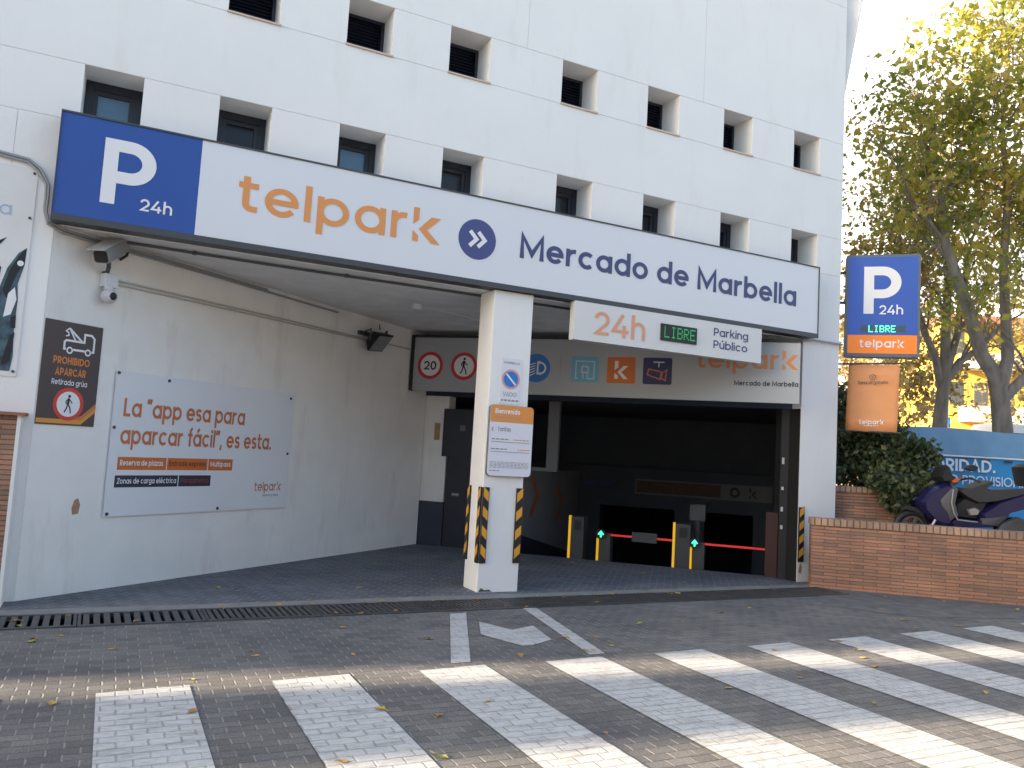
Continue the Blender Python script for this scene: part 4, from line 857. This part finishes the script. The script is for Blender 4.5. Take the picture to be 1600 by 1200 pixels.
brickwall('planter_wall', pw, pq, .6, 1.47, .25, 'low brick planter wall under the bush behind the scooter', .09)

# ------------------------------------------------------------------ plants
def leaf_cloud(m, pts, size, jit, rnd, flat=.0):
    for c in pts:
        s = size*rnd.uniform(.5, 1.4)
        a = V((rnd.gauss(0, 1), rnd.gauss(0, 1), rnd.gauss(0, 1)*(1-flat))).normalized(); b = a.orthogonal().normalized()
        b = (b*cos(rnd.random()*6.3)+a.cross(b)*sin(rnd.random()*6.3)); d = a.cross(b)*.32
        k = len(m.v); m.v += [c-a*s*.5, c+d*s+b*s*.08, c+a*s*.55, c-d*s+b*s*.08]; m.f.append([k, k+1, k+2]); m.f.append([k, k+2, k+3])
def grow(rnd, m, tips, p, d, r, l, depth, spread=.55, up=.15):
    n = 4; pts = [p]; q = V(p); dd = V(d)
    for i in range(n):
        dd = (dd+V((rnd.gauss(0, .12), rnd.gauss(0, .12), rnd.gauss(0, .10)+up*.2))).normalized(); q = q+dd*l/n; pts.append(q)
    r1 = r*.62; m.tube(pts, [r+(r1-r)*i/n for i in range(n+1)], 7 if r > .05 else 5, False)
    tips += pts[2:] if depth <= 1 else ([pts[-1]] if depth == 2 else [])
    if depth == 0: return
    for _ in range(3 if depth > 1 else 4):
        nd = (dd+V((rnd.gauss(0, spread), rnd.gauss(0, spread), rnd.gauss(0, spread*.8)+up))).normalized()
        grow(rnd, m, tips, pts[rnd.choice((2, 3, 4, 4))], nd, r1*.8, l*rnd.uniform(.62, .85), depth-1, spread, up)
def tree(label, limbs, clumps, lm, seed, lsize, per, extra=(), group=None):
    rnd = random.Random(seed); base = limbs[0][0][0]
    t = thing('autumn_tree', label, 'tree', base, group)
    m = MB(); tips = []
    for pts, r0, r1, dep in limbs:
        pts = [V(p) for p in pts]; n = len(pts)
        m.tube(pts, [r0+(r1-r0)*i/(n-1) for i in range(n)], 12, False)
        d = (pts[-1]-pts[-2]).normalized()
        if dep:
            for i in range(max(1, n-3), n):
                for _ in range(2):
                    nd = (d+V((rnd.gauss(0, .6), rnd.gauss(0, .6), rnd.gauss(0, .4)))).normalized()
                    grow(rnd, m, tips, pts[i], nd, r1*.62, 1.3, dep)
    m.build('trunk', BARK, t, smooth=True)
    lp = []
    for p in tips:
        for _ in range(per): lp.append(p+V((rnd.gauss(0, .28), rnd.gauss(0, .28), rnd.gauss(0, .24))))
    tw = MB()
    for c, rad, n in clumps:
        c = V(c)
        for _ in range(n):                                  # sprays: a twig with leaves along it
            v = V((rnd.gauss(0, 1), rnd.gauss(0, 1), rnd.gauss(0, 1))).normalized()*rad*rnd.random()**.45
            v.z *= .8; o = c+v; dr = (v.normalized()*.6+V((rnd.gauss(0, .6), rnd.gauss(0, .6), rnd.gauss(0, .4)-.1))).normalized(); ln = rnd.uniform(.3, .8)
            tw.tube([o-dr*.25, o+dr*ln*.5, o+dr*ln-Z*.05], [.010, .007, .003], 4, False)
            for k in range(rnd.randint(6, 13)): lp.append(o+dr*ln*rnd.random()+V((rnd.gauss(0, .10), rnd.gauss(0, .10), rnd.gauss(0, .09))))
    if tw.v: tw.build('twigs', BARK, t)
    m = MB(); leaf_cloud(m, lp, lsize, 0, rnd); m.build('crown', lm, t)
    return t
BARK = mat('bark', (.24, .20, .165), .95, var=.35, vscale=6, bump=1., bscale=14, stretch=(1, 1, .35))
LF1 = leafmat('autumn_leaf', [(.19, .23, .045), (.34, .36, .06), (.54, .47, .08), (.66, .46, .12)], .9, .6)
LF2 = leafmat('yellow_leaf', [(.22, .25, .05), (.42, .38, .08), (.64, .48, .12), (.58, .34, .14)], .9, .6)
LF3 = leafmat('hazy_leaf', [(.20, .17, .06), (.34, .27, .10), (.42, .33, .16)], .6, .5)
BUSHM = leafmat('bush_leaf', [(.042, .062, .026), (.080, .108, .044), (.15, .175, .075)], 3., .3)
t2 = [[(17.9, 11.35, .6), (17.77, 11.33, 2.83), (17.64, 11.32, 3.56), (17.5, 11.34, 4.05), (17.2, 11.45, 4.45), (16.87, 11.52, 5.37), (16.58, 11.6, 6.07), (16.26, 11.68, 6.9), (16.05, 11.67, 8.03)],
      [(17.62, 11.31, 3.7), (17.73, 11.2, 4.42), (17.61, 11.17, 5.28), (17.46, 11.14, 6.41), (17.4, 11.01, 8.12), (17.3, 11.1, 9.6)],
      [(17.68, 11.3, 3.5), (18.15, 11.06, 4.05), (18.6, 10.8, 5.0), (18.9, 10.6, 6.4)]]
tree('near autumn tree with thick forked trunk behind the blue hoarding', [(t2[0], .23, .075, 3), (t2[1], .155, .05, 3), (t2[2], .13, .05, 3)],
     [((16.4, 11.4, 10.9), 1.5, 75), ((16.1, 11.5, 9.2), 1.2, 75), ((15.9, 11.6, 7.9), 1.0, 45), ((17.3, 11.0, 9.6), 1.6, 80), ((17.0, 11.2, 7.9), 1.2, 50), ((18.2, 10.7, 8.4), 1.5, 70), ((17.9, 10.9, 6.9), 1.1, 35), ((17.6, 10.6, 11.6), 1.7, 80), ((18.8, 10.4, 10.4), 1.6, 60), ((15.7, 11.7, 9.9), .9, 30), ((17.2, 11.0, 8.8), 1.5, 20), ((17.0, 11.1, 11.2), 1.3, 40), ((18.5, 10.5, 7.4), 1.1, 30)], LF1, 3, .16, 2)
t1 = [[(22.0, 16.0, .6), (22.0, 15.94, 3.09), (21.98, 15.85, 4.08), (22.01, 15.78, 4.75), (21.91, 15.71, 5.98), (21.83, 15.59, 7.7), (21.51, 15.62, 9.01)],
      [(21.95, 15.85, 4.3), (21.71, 15.88, 5.21), (21.35, 15.98, 5.95), (21.01, 16.06, 6.88), (20.4, 16.1, 8.2)],
      [(21.99, 15.8, 4.5), (22.37, 15.56, 5.16), (22.84, 15.29, 5.57), (23.4, 15.0, 6.3)], [(22.02, 15.76, 4.8), (22.24, 15.55, 6.01), (22.22, 15.48, 6.9), (22.5, 15.4, 8.5)]]
tree('farther autumn tree with slim trunk seen right of the P sign', [(t1[0], .24, .08, 3), (t1[1], .13, .06, 3), (t1[2], .13, .06, 2), (t1[3], .12, .06, 2)],
     [((20.2, 15.8, 8.2), 1.3, 60), ((19.4, 15.9, 7.5), 1.2, 60), ((20.6, 15.7, 9.6), 1.3, 34), ((21.6, 15.3, 8.6), 1.5, 55), ((19.3, 15.9, 8.8), .9, 14), ((21.2, 15.5, 11.6), 1.6, 26), ((22.5, 15.0, 9.8), 1.7, 50), ((22.4, 15.2, 13.0), 1.7, 30), ((19.2, 15.8, 8.2), .9, 30), ((20.0, 15.6, 7.0), 1.0, 30)], LF2, 5, .16, 2)
# paler trees farther off
for k, (dpt, lt, h_, lab) in enumerate(((36, 17.0, 9, 'pale distant tree just right of the building corner'), (52, 22.0, 10, 'pale distant tree farthest back behind the P sign'), (38, 25.5, 11, 'pale distant tree at the right edge'))):
    b = cf(dpt, lt, .6); rl = [b, b+Z*2.5, b+Z*4.5+V((.3, 0, 0)), b+Z*6.5]
    tree(lab, [(rl, .2, .08, 3)], [(b+V((random.uniform(-2, 2), random.uniform(-2, 2), h_*q)), 2.2, 60) for q in (.5, .65, .8, .95)], LF3, 20+k, .24, 2, group='distant pale trees')
def bush(label, blobs, size, n, seed):
    rnd = random.Random(seed); t = thing('bush', label, 'bush', cf(13.4, 5.9, .62))
    m = MB(); lp = []; st = MB()
    for c, r in blobs:
        c = V(c)
        for _ in range(int(n*r*r)):
            v = V((rnd.gauss(0, 1), rnd.gauss(0, 1), rnd.gauss(0, 1))).normalized()*r*(rnd.random()**.3); lp.append(c+v+V((rnd.gauss(0, .04), rnd.gauss(0, .04), rnd.gauss(0, .04))))
        for _ in range(5):
            v = V((rnd.gauss(0, 1), rnd.gauss(0, 1), rnd.gauss(0, 1))).normalized()*r*.9
            st.tube([c-Z*r*.5, c+v*.5, c+v], [.015, .01, .004], 5, False)
    st.build('branches', BARK, t); leaf_cloud(m, lp, size, 0, rnd); m.build('foliage', BUSHM, t)
bl = [(cf(13.6, a, z), r) for a, z, r in ((5.35, 2.55, .55), (5.4, 1.95, .5), (5.95, 2.45, .55), (6.0, 1.9, .55), (6.5, 2.1, .45), (6.45, 1.75, .45), (6.85, 2.0, .30), (5.7, 2.85, .32), (5.2, 2.95, .3), (5.1, 1.65, .3), (6.2, 2.75, .3), (6.3, 1.45, .42), (6.75, 1.65, .3), (7.05, 2.05, .22), (5.1, 2.75, .3))] + [(cf(12.72, a, z), r) for a, z, r in ((6.15, 1.38, .28), (6.5, 1.42, .30), (5.9, 1.6, .24), (6.75, 1.55, .24))]
bush('dark green clipped bush growing behind the orange banner', bl, .095, 6500, 4)

# ------------------------------------------------------------------ blue hoarding
hf = Fr(cf(15, 7.3), R0)
ho = thing('site_hoarding', 'blue printed fabric hoarding behind the scooter', 'hoarding', hf.P(2, .62))
m = MB(); n = 36
for i in range(n+1):
    for j in range(9):
        a = 4.6*i/n; q = j/8; m.v.append(hf.P(a, .63+q*1.95+.01*sin(a*6)*q, .02*sin(a*4.3)+.012*sin(a*11+q*4)))
for i in range(n):
    for j in range(8): a = i*9+j; m.f.append([a, a+9, a+10, a+1])
hc = m.build('fabric', mat('hoarding_blue', (.035, .29, .60), .6, var=.06, vscale=2), ho, smooth=True); sm = hc.modifiers.new('thick', 'SOLIDIFY'); sm.thickness = .006
m = MB(); n = 36
for i in range(n+1):
    for j in range(3):
        a = 4.6*i/n; q = j/2; m.v.append(hf.P(a, 2.13+q*.47+.02*sin(a*2.1)*q, .045+.018*sin(a*5.3+q)+.01*sin(a*13)))
for i in range(n):
    for j in range(2): a = i*3+j; m.f.append([a, a+3, a+4, a+1])
m.build('top_flap', mat('flap_blue', (.17, .34, .52), .6, var=.08, vscale=3), ho, smooth=True)
m = MB(); m.box(hf, 0, 4.6, 2.095, 2.125, .05, .055); m.build('white_band', TXW, ho)
m = MB()
for k in range(11): m.box(hf, .2+.42*k, .36+.42*k, 2.03, 2.07, .05, .053)
m.build('loops', mat('loop_navy', (.02, .05, .12), .6), ho)
m = MB(); text(m, hf, 'PRIORIDAD.', .12, 1.83, .225, .19, c=.06, width=1.60); text(m, hf, 'MERCADO PROVISIONAL', -.02, 1.59, .17, .13, c=.06, width=2.45); m.build('lettering', mat('hoarding_ink', (.74, .78, .82), .6), ho)
m = MB()
for a in (0, 2.3, 4.6): m.tube([hf.P(a, .6, -.06), hf.P(a, 2.55, -.06)], .03, 8)
m.build('post', GALV, ho)

# ------------------------------------------------------------------ scooter (side view, nose to the left)
SF = Fr(cf(12.35, 6.16, .62), R0)
sc_ = thing('motor_scooter', 'dark purple motor scooter parked behind the brick wall', 'scooter', SF.P(.7, 0))
PURP = mat('purple_paint', (.014, .012, .062), .25, spec=.6); SDK = mat('scooter_black', (.016, .016, .018), .45); SEATM = mat('seat_vinyl', (.035, .035, .038), .5); SGR = mat('scooter_grey', (.09, .09, .095), .45)
def slab(pts, w0, w1, inset=.82):                       # a side outline given a rounded thickness
    m = MB(); cx = sum(p[0] for p in pts)/len(pts); cz = sum(p[1] for p in pts)/len(pts); rings = []
    for c, k in ((w0, inset), (w0+(w1-w0)*.22, 1), (w0+(w1-w0)*.78, 1), (w1, inset)):
        rings.append([SF.P(cx+(a-cx)*k, cz+(b-cz)*k, c) for a, b in pts])
    n = len(pts); vs = [v for r in rings for v in r]
    fs = [list(range(n))[::-1], [3*n+i for i in range(n)]]+[(k*n+i, k*n+(i+1) % n, (k+1)*n+(i+1) % n, (k+1)*n+i) for k in range(3) for i in range(n)]
    return m.add(vs, fs)
sh = lambda pts: [(a-6.16, b-.62) for a, b in pts]
def wheel(a, r):
    m = MB(); k = 28; rings = 10
    for i in range(k):
        for j in range(rings):
            q = 2*pi*i/k; s_ = 2*pi*j/rings; rr = r-.055+.055*cos(s_); m.v.append(SF.P(a+rr*cos(q), r+rr*sin(q), .055*sin(s_)))
    for i in range(k):
        for j in range(rings): m.f.append([i*rings+j, ((i+1) % k)*rings+j, ((i+1) % k)*rings+(j+1) % rings, i*rings+(j+1) % rings])
    w = m.build('wheel', BLACK, sc_, smooth=True)
    m = MB(); m.disc(SF, a, r, r*.3, -.04, .04, 20)
    for i in range(5): q = 2*pi*i/5; m.ribbon(SF, [(a, r), (a+(r-.09)*cos(q), r+(r-.09)*sin(q))], .045, .03)
    m.ring(SF, a, r, r-.12, r-.07, .032); m.ring(SF, a, r, r-.12, r-.07, -.032); m.build('rim', SGR, w)
m = MB(); m.tube([SF.P(*q, .23) for q in sh([(6.69, 1.53), (6.665, 1.33), (6.70, 1.18), (6.76, 1.08), (7.05, 1.06)])], .011, 6); m.build('trim', mat('trim_grey', (.28, .28, .29), .4), sc_)
wheel(.02, .285); wheel(1.53, .27)
slab(sh([(6.73, 1.62), (6.62, 1.63), (6.38, 1.48), (6.24, 1.32), (6.27, 1.19), (6.38, 1.08), (6.52, .98), (6.68, .96), (6.74, 1.06), (6.66, 1.18), (6.62, 1.34)]), -.20, .20).build('front_fairing', PURP, sc_, smooth=True)
slab(sh([(6.69, 1.555), (6.51, 1.36), (6.53, 1.27), (6.62, 1.17), (6.66, 1.06), (6.76, 1.13), (6.67, 1.33)]), .19, .215, .94).build('fairing_inlay', SGR, sc_, smooth=True)
slab(sh([(5.98, 1.20), (6.10, 1.255), (6.24, 1.22), (6.34, 1.14), (6.36, 1.02), (6.30, 1.10), (6.2, 1.16)]), -.08, .08).build('mudguard', SDK, sc_, smooth=True)
slab(sh([(6.65, 1.89), (6.58, 1.82), (6.53, 1.70), (6.57, 1.635), (6.72, 1.64), (6.77, 1.69), (6.71, 1.75)]), -.17, .17).build('windscreen', SDK, sc_, smooth=True)
slab(sh([(6.69, 1.655), (6.76, 1.70), (6.84, 1.695), (6.79, 1.655), (6.72, 1.625)]), .14, .19).build('turn_signal', mat('amber_lens', (.60, .10, .012), .25), sc_, smooth=True)
slab(sh([(6.70, 1.58), (6.64, 1.32), (6.72, 1.10), (6.78, 1.12), (6.72, 1.32), (6.77, 1.56)]), -.22, .22, .9).build('leg_shield', SGR, sc_, smooth=True)
slab(sh([(6.62, 1.03), (6.72, 1.11), (7.12, 1.09), (7.4, 1.04), (7.36, .99), (6.70, .95)]), -.20, .20).build('floorboard', PURP, sc_, smooth=True)
slab(sh([(6.80, 1.50), (6.84, 1.56), (6.98, 1.56), (7.30, 1.69), (7.34, 1.66), (7.22, 1.58), (7.28, 1.55), (7.50, 1.57), (7.86, 1.59), (7.93, 1.55), (7.70, 1.47), (7.40, 1.38), (7.10, 1.34), (6.92, 1.42)]), -.17, .17, .92).build('seat', SEATM, sc_, smooth=True)
slab(sh([(6.90, 1.42), (7.12, 1.35), (7.30, 1.38), (7.18, 1.15), (7.10, 1.08), (6.80, 1.10), (6.76, 1.3)]), -.12, .12).build('engine_cover', SDK, sc_, smooth=True)
slab(sh([(7.10, 1.16), (7.38, 1.36), (7.62, 1.455), (7.84, 1.54), (8.06, 1.58), (8.10, 1.50), (8.02, 1.40), (7.80, 1.29), (7.55, 1.21), (7.36, 1.06), (7.16, 1.05)]), -.21, .21, .88).build('rear_fairing', PURP, sc_, smooth=True)
slab(sh([(7.12, 1.12), (7.30, 1.14), (7.55, 1.19), (7.36, 1.02), (7.14, 1.03)]), .17, .225).build('lower_panel', SGR, sc_, smooth=True)
slab(sh([(7.80, 1.455), (7.90, 1.49), (8.06, 1.50), (8.08, 1.42), (7.93, 1.42)]), .17, .225).build('tail_light', mat('tail_lens', (.65, .09, .012), .25), sc_, smooth=True)
slab(sh([(7.42, 1.06), (7.66, 1.17), (7.95, 1.08), (8.02, .96), (7.6, .90), (7.36, .94)]), .12, .26).build('exhaust', mat('exhaust_dark', (.05, .05, .052), .4), sc_, smooth=True)
slab(sh([(6.93, 1.24), (7.04, 1.275), (7.12, 1.24), (7.09, 1.16), (6.98, 1.15)]), .12, .19).build('engine_badge', mat('alloy', (.35, .35, .35), .3, metal=.6), sc_, smooth=True)
slab(sh([(7.80, 1.92), (7.86, 1.97), (8.15, 1.97), (8.20, 1.88), (8.14, 1.64), (7.86, 1.63)]), -.2, .2, .9).build('top_case', SDK, sc_, smooth=True)
m = MB(); m.tube([SF.P(*q, .16) for q in sh([(6.52, 1.16), (6.42, .98), (6.25, .9)])], .022, 8); m.build('fork', mat('alloy', (.35, .35, .35)), sc_)
m = MB(); m.tube([SF.P(.66, 1.05, .1), SF.P(.74, 1.09, .30), SF.P(.86, 1.04, .36)], .016, 8); m.tube([SF.P(.66, 1.05, -.1), SF.P(.74, 1.09, -.30), SF.P(.86, 1.04, -.36)], .016, 8); m.build('handlebar', SDK, sc_)
for c in (.12,):
    mr = slab(sh([(6.89, 1.84), (6.95, 1.90), (7.04, 1.915), (7.11, 1.89), (7.11, 1.845), (7.02, 1.815)]), c-.04, c+.03); mr.tube([SF.P(.72, 1.08, c*.9), SF.P(.72, 1.17, c*.95), SF.P(.79, 1.235, c)], .010, 6); mr.build('mirror', SDK, sc_, smooth=True)

# ------------------------------------------------------------------ far background
yb = thing('yellow_house', 'sunlit yellow house with balconies seen between the tree trunks', 'building', cf(46, 26.6, .6))
YF = Fr(cf(46, 24.6, 0), R0)
m = MB(); m.box(YF, 0, 7.5, .6, 10.5, -7, 0); m.build('wall', mat('yellow_wall', (.62, .42, .08), .8, var=.06), yb)
m = MB()
for z in (4.9, 7.9): m.box(YF, 1.0, 7.3, z, z+.9, .01, 1.1)
m.build('balcony', mat('balcony_white', (.66, .60, .55), .8, var=.05), yb)
m = MB(); m.box(YF, 2.2, 5.2, 4.5, 4.9, .01, 1.6); m.build('canopy', mat('canopy_cream', (.70, .56, .44), .8), yb)
for k, a in enumerate((.5, 1.9, 3.4, 4.9, 6.2)):
    for z in (2.9, 5.9, 8.9):
        m = MB(); m.box(YF, a, a+.75, z, z+1.3, .011, .03); m.build('window', mat('far_window', (.07, .08, .09), .2), yb)
m = MB()
for a in (2.3, 5.0): m.box(YF, a, a+.3, .6, 4.5, 1.2, 1.5)
m.build('pillar', mat('pillar_orange', (.55, .30, .08), .8), yb)
m = MB(); m.box(YF, -.2, 7.7, 10.5, 10.9, -7.2, 1.2); m.build('roof', mat('roof_tile_far', (.35, .16, .09), .9), yb)
wh = thing('white_apartment_block', 'pale apartment block at the right behind the near trunk', 'building', cf(60, 40, .6)); YG = Fr(cf(58, 35.5, 0), R0)
m = MB(); m.box(YG, 0, 14, .6, 15, -8, 0); m.build('wall', mat('far_white', (.60, .58, .54), .8, var=.05), wh)
m = MB()
for z in (4, 7, 10, 13): m.box(YG, .5, 13.5, z, z+.9, .01, 1.2)
m.build('balcony', mat('far_white2', (.66, .64, .60), .8), wh)
for z in (2.2, 5.2, 8.2, 11.2):
    for a in (1, 3.6, 6.2, 8.8):
        m = MB(); m.box(YG, a, a+1.5, z, z+1.5, .011, .03); m.build('window', mat('far_window', (.07, .08, .09)), wh)
gb = thing('beige_house', 'beige house beyond the bush seen under the tree branches', 'building', cf(52, 20, .6)); GB = Fr(cf(54, 19.0, 0), R0)
m = MB(); m.box(GB, 0, 11, .6, 6.6, -7, 0); m.build('wall', mat('beige_wall', (.46, .40, .33), .8, var=.06), gb)
m = MB(); m.box(GB, -.3, 11.3, 6.6, 7.0, -7.3, .5); m.build('roof', mat('roof_tile_far', (.35, .16, .09)), gb)
for a in (1, 3.4, 5.8):
    m = MB(); m.box(GB, a, a+1.0, 3.4, 5.0, .011, .03); m.build('window', mat('far_window', (.07, .08, .09)), gb)
# pedestrian crossing sign
PC = Fr(cf(38, 20.35, 0), R0)
pc = thing('crossing_sign', 'small blue pedestrian crossing sign between the tree trunks', 'road sign', PC.P(.22, .6))
m = MB(); m.box(PC, 0, .44, 4.05, 4.5, -.02, 0); pl_ = m.build('plate', RBLUE, pc)
m = MB(); m.poly(PC, [(.06, 4.10), (.38, 4.10), (.22, 4.43)], .004); tr_ = m.build('triangle', TXW, pl_)
m = MB(); walker(m, PC, .22, 4.21, .2, .008); m.build('walker', TXK, tr_)
m = MB(); m.tube([PC.P(.22, .6, -.05), PC.P(.22, 4.4, -.05)], .03, 8); m.build('pole', GALV, pc)
# parked van
vf = Fr(cf(36, 21.7, .6), R0)
va = thing('parked_van', 'white parked van glimpsed behind the near trunk', 'van', vf.P(1.5, 0))
m = MB(); m.prism([vf.P(a, b, 0) for a, b in ((0, .35), (4.6, .35), (4.6, 1.0), (4.3, 1.15), (3.6, 3.4), (3.3, 3.65), (.1, 3.65), (0, 3.5))], -vf.n*1.9); m.build('body', mat('van_white', (.72, .73, .74), .3), va, bevel=.05)
for a0, a1 in ((.4, 1.6), (1.9, 3.0)):
    m = MB(); m.poly(vf, [(a0, 2.55), (a1, 2.55), (a1, 3.25), (a0, 3.25)], .006); m.build('window', GLASS, va)
m = MB(); m.prism([vf.P(a, b, .003) for a, b in ((3.2, 2.3), (3.85, 2.3), (3.55, 3.25), (3.2, 3.25))], vf.n*.004); m.build('door_window', GLASS, va)
for a in (.8, 3.7):
    m = MB(); m.disc(vf, a, .36, .36, -.2, .02, 24); m.build('wheel', BLACK, va)

# ------------------------------------------------------------------ fallen leaves
rnd = random.Random(11)
LFM = [mat('dry_leaf_yellow', (.46, .30, .08), .7, var=.3, vscale=30), mat('dry_leaf_brown', (.40, .21, .08), .8, var=.3, vscale=30), mat('dry_leaf_green', (.36, .33, .10), .7, var=.2, vscale=30)]
protos = []
for k in range(6):
    m = MB(); s = 1.; tip = rnd.uniform(.3, .6)
    pr = [(-.5, 0), (-.3, .16), (-.05, .30), (.12, .24), (.30, .18), (.55, 0), (.30, -.20), (.1, -.26), (-.05, -.28), (-.3, -.14)]
    c_ = m.add([(0, 0, .02)]+[(x, y, .02+rnd.uniform(0, .22)*(abs(y)*2+abs(x)*.5)) for x, y in pr], [(0, i+1, (i+1) % 10+1) for i in range(10)])
    m.tube([(-.5, 0, .03), (-.85, rnd.uniform(-.1, .1), .06)], .015, 4)
    me = bpy.data.meshes.new('fallen_leaf'); me.from_pydata([tuple(v) for v in m.v], [], [list(f) for f in m.f]); me.materials.append(LFM[(0, 0, 1, 0, 2, 1)[k]]); me.update()
    protos.append(me)
def leaf(x, y, z, where, k=None):
    k = rnd.randrange(6) if k is None else k
    o = bpy.data.objects.new('fallen_leaf', protos[k]); COL.objects.link(o)
    sc = rnd.uniform(.055, .105); o.location = (x, y, z); o.scale = (sc, sc, sc); o.rotation_euler = (rnd.uniform(-.12, .12), rnd.uniform(-.12, .12), rnd.uniform(0, 6.28))
    tag(o, 'small dry fallen leaf lying '+where, 'leaf', 'fallen leaves '+where)
onz = lambda x, y: any(.045+1.098*k < x < .61+1.098*k for k in range(-1, 13)) and y < 5.95
n = 0
while n < 58:
    x = rnd.uniform(-.9, 9.8); y = rnd.uniform(3.4, 7.8)
    if y < 4.2 and x > 5: continue
    z = onz(x, y); n += 1
    leaf(x, y, .008 if z else .003, 'on the white crosswalk paint' if z else 'on the bare grey pavers')
for _ in range(30):
    x = rnd.uniform(-.7, 8.8); leaf(x, gy(x, rnd.choice((7.93, 8.0, 8.2, 8.35, 8.44, 8.5))), .013, 'on the iron drain grates')
for _ in range(30):
    s = rnd.uniform(.1, .95); a = rnd.uniform(.15, 1); P = A0.lerp(C0, s)*1.0; Q = P.lerp(B0, rnd.random()*.6)
    leaf(Q.x, Q.y, .003, 'on the dark entrance apron')
for _ in range(7):
    t = rnd.random(); leaf(9.4+2.2*t, 8.4-1.8*t-rnd.uniform(0, .35), .008, 'on the asphalt along the brick wall')
